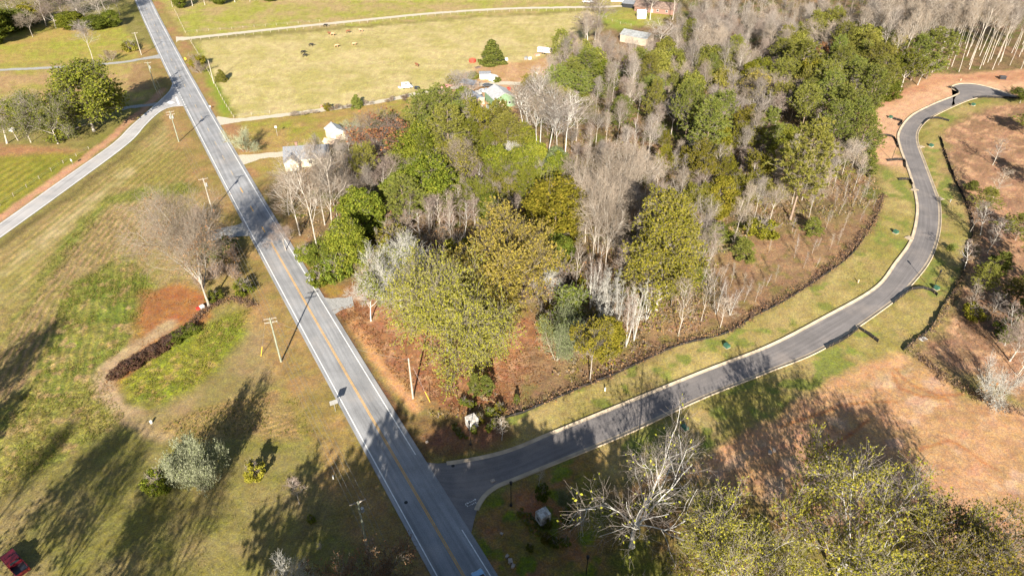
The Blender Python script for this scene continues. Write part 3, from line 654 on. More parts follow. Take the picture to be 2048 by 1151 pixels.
def trunk0(rng, H, frac, r, n=8, wob=.05, lean=None):
    d = np.array([[0., 0, 1]]) if lean is None else nrm(np.array([lean]))
    P, R = steps(rng, np.zeros((1, 3)) - np.array([[0, 0, .3]]), d, np.array([H * frac + .3]), n, wob, .12, np.array([r]), np.array([r * .25]))
    R[0, 0] *= 1.35; return P, R
TPL = {}
def deciduous(key, seed, H=20., clear=.4, spread=.2, trunkf=.93, r=.24, m=(20, 7, 5, 4), ang1=(32, 55), up=.14, leaves=0, leafsize=.4, leafmat_=None, bark='bark_grey', twig='twig_grey', stems=1, wob=.13, tw=.014, clump=0, shell=None, twl=1.0, limb=0):
    """m: limbs per stem, branches, branchlets, twigs"""
    rng = np.random.default_rng(seed); T = Acc(); K = Acc(); LP = []
    for s_ in range(stems):
        lean = None
        if stems > 1:
            a = 6.28 * s_ / stems + rng.random(); q = .10 + .16 * rng.random(); lean = (cos(a) * q, sin(a) * q, 1.0)
        P0, R0 = trunk0(rng, H * (1 if stems == 1 else .8 + .2 * rng.random()), trunkf, r, 9, .035 if trunkf > .6 else .05, lean)
        w = H * spread
        if trunkf > .6: Lf = lambda t: w * np.clip(1.15 - .75 * ((t - clear) / (1 - clear)), .25, 1.2) * np.where(t < clear + .08, .7, 1)
        else: Lf = lambda t: w * 1.0 + 0 * t
        P1, R1 = branch(rng, P0, R0, m[0], clear / trunkf if trunkf > .6 else .55, .99, ang1, Lf, 6, wob, up, .55 if trunkf > .6 else .75, tw * 2.2)
        P2, R2 = branch(rng, P1, R1, m[1], .25, .98, (28, 58), lambda t: w * .52 * (1.1 - .55 * t), 5, wob * 1.2, up * .8, .5, tw * 1.6)
        P3, R3 = branch(rng, P2, R2, m[2], .2, .98, (25, 60), lambda t: w * .27 * (1.1 - .4 * t), 3, wob * 1.3, up * .6, .5, tw * 1.15)
        P4, R4 = branch(rng, P3, R3, m[3], .15, .98, (22, 58), lambda t: w * .15 * twl * (1.1 - .3 * t), 1, wob, up * .5, .6, tw)
        if limb: R1 = np.maximum(R1, limb)
        for (P, R, sd) in ((P0, R0, 7), (P1, R1, 5)): T.quads(*tubes(P, R, sd))
        if limb: R1 = np.maximum(R1, limb); R2 = np.maximum(R2, limb * .6); (T.quads(*tubes(P2, R2, 3)))
        else: K.quads(*tubes(P2, R2, 3))
        K.quads(*tubes(P3, R3, 3)); K.quads(*tubes(P4, R4, 3))
        if leaves:
            per = max(1, leaves // (len(P4) * stems)); LP.append(tips(P4, .2, per + 1, rng)); LP.append(tips(P3, .3, 1, rng))
    if leaves:
        pos = np.concatenate(LP)
        if shell is not None:      # leaves kept mostly where the crown still holds them
            c = np.array([0, 0, H * .6]); g = fbm(pos[:, 0] / 2.2 + 50, pos[:, 1] / 2.2 + pos[:, 2] / 2.2 + 50, 3, seed) + .3 * (.55 - pos[:, 2] / H)
            keep = g > shell; pos = pos[keep]
        rng.shuffle(pos); pos = pos[:leaves]; pos = pos + rng.normal(0, leafsize * .4, pos.shape)
        out = nrm(pos - np.array([0, 0, H * .5]))
        K.quads(*leafquads(rng, pos, leafsize, out, .35), mat=1)
    TPL[key] = (T.mesh('trunk', [M[bark]]), K.mesh('crown', [M[twig], M[leafmat_ or 'leaf_brown']]), H)
def pine(key, seed, H=18., clear=.35, width=.2, whorls=16, per=5, bark='bark_brown', tuft=.55, shape=1.0, mat='needle', tk=8, dens=1.0):
    rng = np.random.default_rng(seed); T = Acc(); K = Acc()
    P0, R0 = trunk0(rng, H, .985, .20 * H / 18, 9, .02)
    w = H * width
    def Lf(t):
        q = np.clip((t - clear) / (1 - clear), 0, 1)
        return w * (np.clip(1.12 - q, .12, 1) ** shape) * np.clip(.55 + q * 2.2, .55, 1)
    P1, R1 = branch(rng, P0, R0, whorls * per, clear, .995, (58, 88), Lf, 5, .10, .10, .4, .02, jit=.35)
    T.quads(*tubes(P0, R0, 7)); K.quads(*tubes(P1, R1, 3))
    P2, R2 = branch(rng, P1, R1, int(6 * dens), .25, 1.0, (30, 60), lambda t: w * .33 * (1.15 - .6 * t), 3, .15, .12, .6, .012)
    K.quads(*tubes(P2, R2, 3))
    pos = np.concatenate([tips(P2, .3, 3, rng), P1[:, -1], P0[:, -1]]); ax = nrm(pos - np.stack([0 * pos[:, 0], 0 * pos[:, 1], pos[:, 2] - .8], 1))
    V, Tt = needles(rng, pos, ax, tuft, tk, .17); K.tris(V, Tt, 1)
    TPL[key] = (T.mesh('trunk', [M[bark]]), K.mesh('crown', [M['twig_grey'], M[mat]]), H)
def dense(key, seed, H=12., width=.75, base=.1, n=9000, leaf=.42, mat='leaf_green', cone=False, bark='bark_brown', lumps=26, top=.6):
    """close-leaved crown: lumpy volume of leaf clumps on a real branch skeleton"""
    rng = np.random.default_rng(seed); T = Acc(); K = Acc()
    P0, R0 = trunk0(rng, H, .9, .018 * H, 8, .03); T.quads(*tubes(P0, R0, 7))
    w = H * width / 2
    P1, R1 = branch(rng, P0, R0, 26, max(base, .12), .98, (40, 75), lambda t: w * (1.0 - .75 * t if cone else np.sqrt(np.clip(1.05 - (2 * (t - .5)) ** 2, .1, 1))), 5, .14, .12, .5, .025)
    P2, R2 = branch(rng, P1, R1, 6, .3, 1, (30, 60), lambda t: w * .35 + 0 * t, 3, .15, .1, .5, .018)
    K.quads(*tubes(P1, R1, 3)); K.quads(*tubes(P2, R2, 3))
    z = rng.random(lumps * 3)
    if cone: z = z ** 1.35; rr = (1 - z) ** .85 * (.85 + .3 * rng.random(z.size))
    else: rr = np.sqrt(np.clip(1 - (2 * z - 1) ** 2 * .96, 0, 1)) * (.75 + .4 * rng.random(z.size))
    th = rng.random(z.size) * 6.28; rad = w * rr * (.55 + .45 * np.sqrt(rng.random(z.size)))
    cen = np.stack([np.cos(th) * rad, np.sin(th) * rad, H * (base + (1 - base) * z * .97)], 1)
    ls = w * (.20 + .16 * rng.random(z.size)) * (1.0 if not cone else .8)
    idx = rng.integers(0, z.size, n); d = nrm(rng.normal(0, 1, (n, 3))); d[:, 2] = d[:, 2] * .8 + .12
    pos = cen[idx] + d * (ls[idx] * (.55 + .5 * rng.random(n)))[:, None]
    pos[:, 2] = np.clip(pos[:, 2], H * base * .6, None)
    out = nrm(d + .5 * nrm(pos - np.array([0, 0, H * .45])))
    K.quads(*leafquads(rng, pos, leaf, out, .5), mat=1)
    TPL[key] = (T.mesh('trunk', [M[bark]]), K.mesh('crown', [M['twig_grey'], M[mat]]), H)
def wispy(key, seed, H=5., n=420, spread=.55, bark='bark_grey', twig='twig_tan', leaves=1500, leaf=.16, mat='leaf_brown', sub=6):
    """multi-stemmed shrub, stems fanning from the ground"""
    rng = np.random.default_rng(seed); T = Acc(); K = Acc()
    k = max(6, n // 40); a = rng.random(k) * 6.28; q = rng.random(k) ** .6 * spread * 1.2
    d = nrm(np.stack([np.cos(a) * q, np.sin(a) * q, np.ones(k)], 1)); p = np.stack([np.cos(a) * .12, np.sin(a) * .12, 0 * a - .1], 1) * (1 + 2 * q[:, None])
    P0, R0 = steps(rng, p, d, H * (.7 + .3 * rng.random(k)), 6, .09, -.02, np.full(k, .035 * H / 4), np.full(k, .012))
    P1, R1 = branch(rng, P0, R0, n // k, .2, 1, (20, 50), lambda t: H * .34 * (1.15 - .6 * t), 4, .13, .05, .55, .012)
    P2, R2 = branch(rng, P1, R1, sub, .15, 1, (20, 55), lambda t: H * .15 + 0 * t, 3, .15, .03, .6, .010)
    T.quads(*tubes(P0, R0, 4)); K.quads(*tubes(P1, R1, 3)); K.quads(*tubes(P2, R2, 3))
    if leaves:
        pos = tips(P2, .2, max(1, leaves // len(P2) + 1), rng); rng.shuffle(pos); pos = pos[:leaves] + rng.normal(0, leaf * .5, (min(leaves, len(pos)), 3))
        K.quads(*leafquads(rng, pos, leaf, None), mat=1)
    TPL[key] = (T.mesh('stems', [M[bark]]), K.mesh('crown', [M[twig], M[mat]]), H)

for i in (1, 3, 5): deciduous('tall%d' % i, 100 + i, 22, .34 + .06 * (i % 3), .27 + .05 * (i % 2), .95, .15, (17, 6, 4, 3), (22, 44), .15, bark=('bark_pale', 'bark_grey', 'bark_pale')[i % 3], twig=('twig_grey', 'twig_pink', 'twig_tan')[i % 3], tw=.019, limb=.045)
for i in (0, 2, 4): deciduous('tall%d' % i, 110 + i, 20, .3, (.36, 0, .42, 0, .32)[i], .5, .18, (9, 7, 6, 4), (12, (36, 0, 42, 0, 34)[i]), .05, bark=('bark_pale', 0, 'bark_grey', 0, 'bark_pale')[i], twig=('twig_grey', 0, 'twig_tan', 0, 'twig_pink')[i], tw=.019, limb=.05)
for i in range(2): deciduous('roadside%d' % i, 125 + i, 26, .30, .34, .95, .19, (12, 6, 4, 3), (24, 50), .12, bark='bark_grey', twig='twig_tan', tw=.02, limb=.055)
for i in range(3): deciduous('pole%d' % i, 130 + i, 27, .56, .22, .96, .125, (15, 6, 4, 3), (20, 40), .18, limb=.045, bark='bark_pale', twig='twig_tan' if i else 'twig_grey', tw=.018)
for i in range(3): deciduous('round%d' % i, 150 + i, 14, .18, .48, .42, .24, (7, 8, 7, 5), (25, 58), .05, bark='bark_pale', twig=('twig_pale', 'twig_pink', 'twig_tan')[i], tw=.016)
for i in range(3): deciduous('sap%d' % i, 170 + i, 9, .25, .22, .95, .045, (12, 4, 3, 3), (22, 42), .15, bark='bark_pale' if i else 'bark_white', twig=('twig_pink', 'twig_tan', 'twig_grey')[i], tw=.010)
for i in range(3): deciduous('clump%d' % i, 180 + i, 11, .25, .15, .95, .065, (9, 4, 3, 2), (18, 36), .15, stems=4, bark='bark_white', twig=('twig_pink', 'twig_pale', 'twig_tan')[i], tw=.010)
for i in range(4): deciduous('leafy%d' % i, 200 + i, 15, .2, .44, .6, .22, (11, 8, 6, 4), (30, 60), .08, leaves=18000, leafsize=.24, leafmat_='leaf_olive', bark='bark_grey', twig='twig_grey', shell=.36)
for i in range(2): deciduous('half%d' % i, 215 + i, 17, .3, .44, .9, .17, (18, 7, 5, 4), (28, 52), .12, leaves=5000, leafsize=.28, leafmat_='leaf_gold', bark='bark_grey', twig='twig_tan', shell=.45)
for i in range(4): pine('pine%d' % i, 300 + i, 18, (.30, .42, .22, .5)[i], (.33, .34, .34, .33)[i], 16, 5, shape=(.75, .6, .9, .5)[i], tuft=.5, tk=9)
for i in range(2): pine('young_pine%d' % i, 320 + i, 5, .05, .34, 11, 5, tuft=.34, shape=.9, tk=7, dens=.8)
for i in range(4): dense('dense%d' % i, 340 + i, 13, (.72, .6, .85, .66)[i], .06, 17000, .27, 'leaf_lime', lumps=40)
deciduous('dense_big', 345, 21, .10, .40, .86, .3, (24, 9, 6, 4), (36, 74), .05, leaves=28000, leafsize=.31, leafmat_='leaf_green', bark='bark_pale', twig='twig_grey', shell=.24)
for i in range(2): dense('cedar%d' % i, 360 + i, 10, .62, .03, 9000, .25, 'needle', cone=True, lumps=40)
dense('bush0', 370, 3, 1.15, .0, 3000, .18, 'leaf_green', lumps=14); dense('bush1', 371, 3, 1.4, .0, 3000, .17, 'leaf_olive', lumps=14)
wispy('shrub0', 380, 4, 240, .6, leaves=500); wispy('shrub1', 381, 4, 240, .8, twig='twig_grey', leaves=150); wispy('shrub2', 382, 4, 240, .7, twig='twig_green', leaves=2600, mat='leaf_green', leaf=.15)
# the large single trees of the picture
deciduous('oak_front', 401, 26, .16, .74, .26, .50, (11, 12, 9, 6), (26, 88), -.004, leaves=72000, leafsize=.24, leafmat_='leaf_yellow', bark='bark_grey', twig='twig_grey', tw=.020, shell=.33)
deciduous('oak_gold', 402, 25, .2, .56, .34, .42, (9, 10, 9, 6), (25, 60), .05, leaves=46000, leafsize=.28, leafmat_='leaf_gold', bark='bark_pale', twig='twig_tan', tw=.020, shell=.30)
deciduous('oak_pale', 403, 21, .16, .56, .30, .38, (9, 10, 9, 6), (25, 64), .04, leaves=12000, leafsize=.28, leafmat_='leaf_lime', bark='bark_white', twig='twig_pale', tw=.022, shell=.48)
deciduous('oak_bare', 404, 27, .2, .66, .34, .42, (10, 11, 10, 7), (20, 62), .035, leaves=12000, leafsize=.24, leafmat_='leaf_brown', bark='bark_pale', twig='twig_tan', limb=.06, tw=.018, shell=.5)
deciduous('sycamore', 405, 25, .12, .60, .22, .55, (7, 7, 6, 5), (30, 70), .035, wob=.16, limb=.085, leaves=400, leafsize=.28, leafmat_='leaf_yellow', bark='bark_white', twig='twig_grey', tw=.014)
for i in range(2): deciduous('oak_lichen%d' % i, 406 + i, 25, .14, .56, .26, .45, (9, 9, 9, 6), (28, 72), .02, limb=.055, leaves=27000, leafsize=.23, leafmat_='leaf_yellow', bark='bark_white', twig='twig_grey', tw=.022, shell=.38)
deciduous('oak_round', 410, 28, .10, .34, .9, .34, (26, 9, 7, 4), (38, 74), .05, leaves=46000, leafsize=.28, leafmat_='leaf_olive', bark='bark_pale', twig='twig_grey', tw=.02, shell=.22)
wispy('wispy_big', 418, 12, 420, .9, 'bark_grey', 'twig_green', 7000, .18, 'leaf_sage', 6)
wispy('silver_bush', 417, 12, 640, 1.0, 'bark_grey', 'twig_green', 13000, .26, 'leaf_silver', 6)

def plant(key, X, Y, H, wid, name, label, cat, group=None, leaf=None, twig=None, bark=None, rz=None):
    tr, cr, H0 = TPL[key]; s = H / H0
    root = bpy.data.objects.new(name, None); C.objects.link(root); root.location = (X, Y, -.05); root.empty_display_size = .5
    root.scale = (wid, wid, s); root.rotation_euler = (0, 0, rnd.random() * 6.28 if rz is None else rz)
    t = bpy.data.objects.new(tr.name.split('.')[0], tr); C.objects.link(t); t.parent = root
    c = bpy.data.objects.new('crown', cr); C.objects.link(c); c.parent = root
    if leaf: c.material_slots[1].link = 'OBJECT'; c.material_slots[1].material = M[leaf]
    if twig: c.material_slots[0].link = 'OBJECT'; c.material_slots[0].material = M[twig]
    if bark: t.material_slots[0].link = 'OBJECT'; t.material_slots[0].material = M[bark]
    tag(root, label, cat, group); return root
def crown_w(key):
    cr = TPL[key][1]; n = len(cr.vertices); a = np.zeros(n * 3, np.float32); cr.vertices.foreach_get('co', a); a = a.reshape(-1, 3)
    return (np.percentile(a[:, 0], 98) - np.percentile(a[:, 0], 2) + np.percentile(a[:, 1], 98) - np.percentile(a[:, 1], 2)) / 2
CW = {k: crown_w(k) for k in TPL}
def T(key, bx, by, ty, wpx=None, name='bare_tree', label='', cat='tree', group=None, **kw):
    """tree whose foot is at photo point (bx,by), top at row ty, crown wpx wide"""
    X, Y = G(bx, by); H = hgt(bx, by, ty)
    s = H / TPL[key][2] if wpx is None else wpx / ppm(bx, (by + ty) / 2 + (by - ty) * .1) / CW[key]
    return plant(key, X, Y, H, s, name, label, cat, group, **kw)
# ------------------------------------------------------------ single trees of the foreground
T('oak_front', 896, 700, 496, 212, 'oak_tree', 'big spreading oak with yellow-green leaves and bare grey top near the street corner', leaf='leaf_yellow')
T('oak_gold', 1006, 626, 430, 150, 'oak_tree', 'golden-leaved round oak behind the big yellow-green oak')
T('oak_pale', 802, 612, 456, 118, 'oak_tree', 'oak with whitish lichen branches between roadside thicket and big oak')
T('round0', 742, 640, 545, 70, 'lichen_tree', 'small whitish leafless tree beside the gravel stub drive', twig='twig_pale', bark='bark_white')
T('oak_round', 1312, 622, 410, 116, 'oak_tree', 'dense round olive-green oak standing above the white saplings')
T('oak_bare', 418, 612, 424, 158, 'oak_tree', 'large leafless pale oak over orange leaf litter left of the road', rz=2.2)
T('sycamore', 1264, 1092, 866, 270, 'sycamore_tree', 'big white-limbed leafless sycamore in the lower right foreground', rz=.6)
T('oak_lichen0', 1450, 1200, 1015, 190, 'oak_tree', 'lichen-grey oak with yellow leaves right of the white sycamore')
T('oak_lichen1', 1668, 1160, 918, 300, 'oak_tree', 'broad lichen-grey oak with olive leaves before the red clay lot', rz=1.0)
T('oak_lichen0', 1880, 1200, 1010, 190, 'oak_tree', 'rightmost lichen-branched oak at the lower right corner', leaf='leaf_olive', rz=4.0)
T('oak_lichen1', 740, 1290, 1112, 190, 'oak_tree', 'thin brownish-leaved tree at bottom edge left of the road', leaf='leaf_brown', twig='twig_grey', bark='bark_grey', rz=2.0)
T('round0', 600, 1235, 1120, 90, 'bare_tree', 'small leafless tree top at the bottom edge of view', twig='twig_pale')
T('silver_bush', 408, 978, 876, 84, 'silver_bush', 'large round silvery green bush on the lower left lawn', 'bush')
T('bush0', 318, 984, 948, 42, 'garden_shrub', 'small green shrub left of the silvery bush', 'shrub', leaf='leaf_lime')
T('bush0', 513, 956, 928, 36, 'garden_shrub', 'small yellow-green shrub right of the silvery bush', 'shrub', leaf='leaf_yellow')
T('sap1', 598, 1006, 955, 30, 'young_tree', 'thin reddish leafless young tree on the lawn below the silvery bush', twig='twig_pink')
T('bush0', 624, 1044, 1030, 14, 'garden_shrub', 'tiny dark shrub on the shaded lawn near the wires', 'shrub')
T('sap2', 642, 1100, 1086, 12, 'young_tree', 'tiny bare sapling on the shaded lawn at bottom left', bark='bark_grey')
T('young_pine0', 948, 790, 750, 22, 'young_pine', 'left one of two little pines beside the stone pillar', 'pine')
T('young_pine1', 974, 788, 752, 26, 'young_pine', 'right one of two little pines beside the stone pillar', 'pine')
T('young_pine0', 1034, 806, 790, 12, 'young_pine', 'tiny pine by the silt fence right of the two little pines', 'pine')
T('bush0', 1085, 998, 968, 22, 'garden_shrub', 'holly bush just behind the right stone pillar', 'shrub', leaf='leaf_green')
T('bush0', 1134, 1052, 1018, 24, 'garden_shrub', 'leafy bush on mulch right of the right stone pillar', 'shrub', leaf='leaf_green')
T('shrub2', 1128, 1016, 984, 26, 'garden_shrub', 'thin pale shrub under the sycamore limb', 'shrub', leaf='leaf_sage')
T('bush0', 1097, 1054, 1040, 14, 'garden_shrub', 'small dark shrub at the foot of the right stone pillar', 'shrub')
T('bush0', 948, 866, 852, 12, 'garden_shrub', 'small dark shrub at the foot of the left stone pillar', 'shrub')
T('sap0', 1004, 880, 846, 26, 'young_tree', 'bare young tree in a mulch ring by the kerb', twig='twig_tan')
T('sap0', 1076, 972, 940, 16, 'young_tree', 'bare staked young tree behind the holly bush', twig='twig_tan')
T('sap0', 1166, 1070, 1018, 22, 'young_tree', 'thin bare young tree left of the sycamore trunk', twig='twig_tan')
for (x, y) in ((988, 852), (992, 838), (978, 862), (960, 845), (928, 808), (944, 812), (1000, 822), (980, 826), (1108, 1090), (1092, 1082), (1130, 1088), (1060, 1100)):
    T('bush%d' % rnd.randint(0, 1), x, y, y - rnd.randint(9, 15), rnd.randint(13, 20), 'garden_shrub', 'low green shrub in the planted beds around the stone pillars', 'shrub', 'shrubs of the entrance beds', leaf=rnd.choice(['leaf_green', 'leaf_olive', 'leaf_lime']))

# roadside, left
T('dense_big', 188, 262, 138, 105, 'evergreen_tree', 'dense round dark olive tree at the branch road bend', leaf='leaf_lime')
T('oak_lichen1', 116, 286, 148, 112, 'oak_tree', 'thinning yellow-green tree left of the dense olive tree', leaf='leaf_lime', bark='bark_pale')
T('leafy0', 62, 284, 196, 60, 'oak_tree', 'small yellow-green tree second from the left frame edge', leaf='leaf_lime')
T('round1', 14, 286, 190, 85, 'bare_tree', 'leafless grey tree at the left frame edge', twig='twig_grey')
T('leafy2', 36, 280, 215, 50, 'oak_tree', 'half-hidden leafy tree beside the leafless tree at left edge', leaf='leaf_olive')
T('pole0', 190, 136, 52, 36, 'bare_tree', 'slim pale leafless tree standing alone by the field drive')
T('tall2', 66, 74, 18, 36, 'bare_tree', 'pale leafless tree at the edge of the top left field')
T('round2', 28, 40, -40, 80, 'bare_tree', 'wide leafless tree in the top left corner')
T('shrub0', 222, 122, 100, 22, 'bare_shrub', 'leafless shrub by the field drive near the slim pale tree', 'shrub')
T('bush1', 262, 102, 84, 26, 'roadside_bush', 'yellowish bush at the foot of the upper left pole', 'bush', leaf='leaf_gold')
for i, (x, y, t, w, k, lf) in enumerate([(92, 52, -12, 50, 'tall1', None), (112, 56, 0, 60, 'round1', None), (146, 58, 24, 46, 'dense1', 'leaf_lime'), (178, 54, -20, 50, 'tall0', None), (206, 54, -10, 44, 'tall3', None), (196, 58, 30, 46, 'dense0', 'leaf_green'),
      (225, 54, 22, 30, 'dense2', 'leaf_green'), (132, 40, -30, 60, 'tall4', None), (70, 46, 5, 40, 'dense1', 'leaf_olive'), (10, 66, 20, 60, 'dense2', 'leaf_green'), (40, 58, 20, 50, 'dense0', 'leaf_green'), (160, 36, -40, 60, 'tall5', None), (215, 36, -30, 50, 'tall1', None), (88, 26, -40, 50, 'pine1', None), (240, 30, -25, 30, 'tall2', None), (-15, 90, 10, 60, 'dense1', 'leaf_green'), (-40, 100, 20, 70, 'round1', None)]):
    nm = 'bare_tree' if k[:4] in ('tall', 'roun') else 'evergreen_tree'
    T(k, x, y, t, w, nm, ('leafless grey tree' if nm == 'bare_tree' else 'bushy green tree') + ' in the small wood at top left', 'tree', 'trees of the small wood at top left', leaf=lf)
for i, (x, y, t, w) in enumerate([(345, 14, -30, 26), (362, 16, -16, 24), (385, 12, -30, 30), (410, 10, -28, 30), (440, 8, -30, 34), (470, 4, -30, 30), (500, 4, -20, 30), (540, 2, -20, 30)]):
    k = ('tall0', 'dense0', 'tall3')[i % 3]; T(k, x, y, t, w, 'bare_tree' if k[0] == 't' else 'evergreen_tree', ('leafless' if k[0] == 't' else 'green') + ' tree in the row at the top right of the main road', 'tree', 'tree row at the top beside the main road', leaf='leaf_green')
T('bush1', 396, 132, 112, 32, 'roadside_bush', 'round green bush between main road and pasture fence', 'bush', leaf='leaf_olive')
T('shrub1', 402, 146, 122, 34, 'bare_shrub', 'grey bare shrub by the pasture fence near the yellow sign', 'shrub', twig='twig_tan')
T('cedar1', 444, 162, 139, 20, 'cedar_tree', 'small cedar with pale stem inside the pasture fence corner', 'cedar', leaf='needle_olive')
T('cedar0', 984, 127, 78, 40, 'cedar_tree', 'conical green cedar standing alone at the pasture edge', 'cedar')
T('cedar1', 714, 214, 189, 22, 'cedar_tree', 'small conical cedar beside the pasture drive', 'cedar')
T('bush0', 655, 220, 207, 16, 'roadside_bush', 'small bush on the pasture drive', 'bush', leaf='leaf_olive')
T('shrub1', 494, 302, 248, 62, 'bare_shrub', 'round grey leafless shrub near the yard drive', 'shrub', twig='twig_green')
T('shrub1', 706, 264, 236, 34, 'bare_shrub', 'fan-shaped leafless shrub right of the white shed', 'shrub', twig='twig_green')
T('bush0', 945, 158, 144, 20, 'roadside_bush', 'round green bush behind the blue-grey shed', 'bush', leaf='leaf_lime'); T('bush0', 994, 164, 154, 14, 'roadside_bush', 'small green bush beside the small white shed', 'bush', leaf='leaf_lime')
T('bush1', 906, 168, 150, 26, 'roadside_bush', 'yellowish bush left of the blue-grey shed', 'bush'); T('shrub1', 428, 436, 418, 22, 'bare_shrub', 'tan grassy shrub at the foot of the middle left pole', 'shrub', twig='twig_tan')
for (x, y, w) in ((586, 232, 22), (600, 230, 26), (624, 226, 24), (670, 219, 22), (690, 216, 24), (738, 209, 22), (780, 203, 22), (810, 198, 22)):
    T('shrub%d' % rnd.choice([0, 1]), x, y, y - 9, w, 'bare_shrub', 'low scrubby bush in the fence line along the pasture drive', 'shrub', 'scrub along the pasture drive', twig='twig_tan')
# bushes around the leafless oak at left, shaded thicket by the road
for (x, y, h, w, k, lf) in ((452, 505, 26, 44, 'bush0', 'leaf_green'), (470, 520, 26, 40, 'shrub0', None), (440, 545, 30, 44, 'shrub1', None), (468, 556, 24, 40, 'shrub0', None), (425, 560, 30, 40, 'shrub1', None), (490, 585, 22, 36, 'bush1', 'leaf_lime'), (430, 520, 30, 40, 'bush0', 'leaf_green'), (405, 575, 30, 36, 'shrub0', None), (385, 500, 30, 40, 'shrub0', None), (400, 450, 34, 44, 'shrub0', None), (430, 600, 16, 30, 'bush0', 'leaf_green'), (395, 545, 34, 30, 'shrub0', 'leaf_gold')):
    T(k, x, y, y - h, w, 'thicket_bush', 'dark tangled bush in the thicket beside the leafless pale oak', 'bush', 'thicket beside the leafless pale oak', leaf=lf, twig='twig_pink' if k[0] == 's' else None)
# hedge of dark reddish brush
A, B_ = np.array(G(236, 750)), np.array(G(384, 662)); n = 19
for i in range(n):
    p = A + (B_ - A) * i / (n - 1) + np.array([rnd.uniform(-.5, .5), rnd.uniform(-.5, .5)])
    lf = 'leaf_maroon' if i < 13 else 'leaf_green'
    plant('bush%d' % (i % 2), p[0], p[1], rnd.uniform(1.3, 2.0), rnd.uniform(.75, 1.0), 'hedge_bush', ('dark maroon bush of the overgrown hedge row' if i < 13 else 'green bush at the upper end of the hedge row'), 'bush', 'bushes of the overgrown hedge row', leaf=lf, twig='twig_dark')

# ------------------------------------------------------------ the wood between the roads
OCC = []                                                 # occupied feet
def area(x, y):
    if y < 150: return 'along the pasture edge of the wood' if x < 1350 else ('in the far wood right of the grey barn' if x < 1540 else 'in the far wood above the rust-orange tree' if x < 1720 else 'in the tall wood left of the turning circle' if x < 1890 else 'in the tall wood above the turning circle')
    if y < 285: return 'in the wood behind the green-walled barn' if x < 1110 else ('in the middle of the wood' if x < 1530 else 'on the wood edge near the street bend')
    if x < 770: return 'in the roadside end of the wood'
    if x < 1160: return 'in the wood behind the golden oak'
    if x < 1440: return 'in the wood behind the round olive oak'
    return 'in the thin wood beside the cleared lot'
KINDS = {'pine': ('pine_tree', 'green pine', 'pine'), 'dens': ('evergreen_tree', 'dense leafy yellow-green tree', 'tree'), 'leaf': ('leafy_tree', 'half-leafed olive tree', 'tree'), 'half': ('leafy_tree', 'thinly leafed golden-brown tree', 'tree'),
         'road': ('roadside_bare_tree', 'tall leafless tan-twigged tree', 'tree'), 'tall': ('bare_tree', 'leafless grey tree', 'tree'), 'pole': ('tall_bare_tree', 'very tall pale-trunked leafless tree', 'tree'), 'roun': ('spreading_bare_tree', 'spreading leafless tree', 'tree'), 'sap0': ('sapling', 'thin leafless sapling', 'sapling'), 'sap1': ('sapling', 'thin leafless sapling', 'sapling'), 'sap2': ('sapling', 'thin leafless sapling', 'sapling'),
         'clum': ('birch_clump', 'white-stemmed leafless clump', 'tree'), 'shru': ('undergrowth_shrub', 'brown twiggy shrub', 'shrub'), 'bush': ('undergrowth_bush', 'low green bush', 'bush'), 'ceda': ('cedar_tree', 'conical cedar', 'cedar'), 'youn': ('young_pine', 'bright green young pine', 'pine')}
LEAFW = {'leaf_olive': 'olive', 'leaf_lime': 'yellow-green', 'leaf_green': 'green', 'leaf_sage': 'pale sage-green', 'leaf_gold': 'golden', 'needle_olive': 'olive-green', None: 'deep green'}
def describe(key, H, lb, leaf):
    if key[:4] == 'pine': return ('tall ' if H > 18 else 'middling ' if H > 13 else 'short ') + LEAFW.get(leaf, 'green') + ' pine'
    if key[:4] == 'dens': return ('tall ' if H > 15 else 'middling ' if H > 10 else 'low ') + LEAFW.get(leaf, 'green') + ' dense-crowned tree'
    return lb
def W(key, bx, by, ty, wpx=None, label=None, **kw):
    nm, lb, cat = KINDS[key[:4]]; OCC.append(G(bx, by)); a = area(bx, by)
    if label: return T(key, bx, by, ty, wpx, nm, label, cat, None, **kw)
    lb = describe(key, hgt(bx, by, ty), lb, kw.get('leaf'))
    return T(key, bx, by, ty, wpx, nm, lb + ' ' + a, cat, lb + 's ' + a, **kw)
TINT = ('grey', 'pinkish-brown', 'tan', 'grey', 'pinkish-brown', 'tan')
def WF(key, X, Y, H, s=None, **kw):
    nm, lb, cat = KINDS[key[:4]]; OCC.append((X, Y)); x, y = PX(X, Y); a = area(x, y)
    if key[:4] == 'tall': lb = ('tall ' if H > 18 else 'middling ' if H > 14 else 'low ') + 'leafless ' + TINT[int(key[4])] + ' tree'
    else: lb = describe(key, H, lb, kw.get('leaf'))
    return plant(key, X, Y, H, s or H / TPL[key][2], nm, lb + ' ' + a, cat, lb + 's ' + a, **kw)
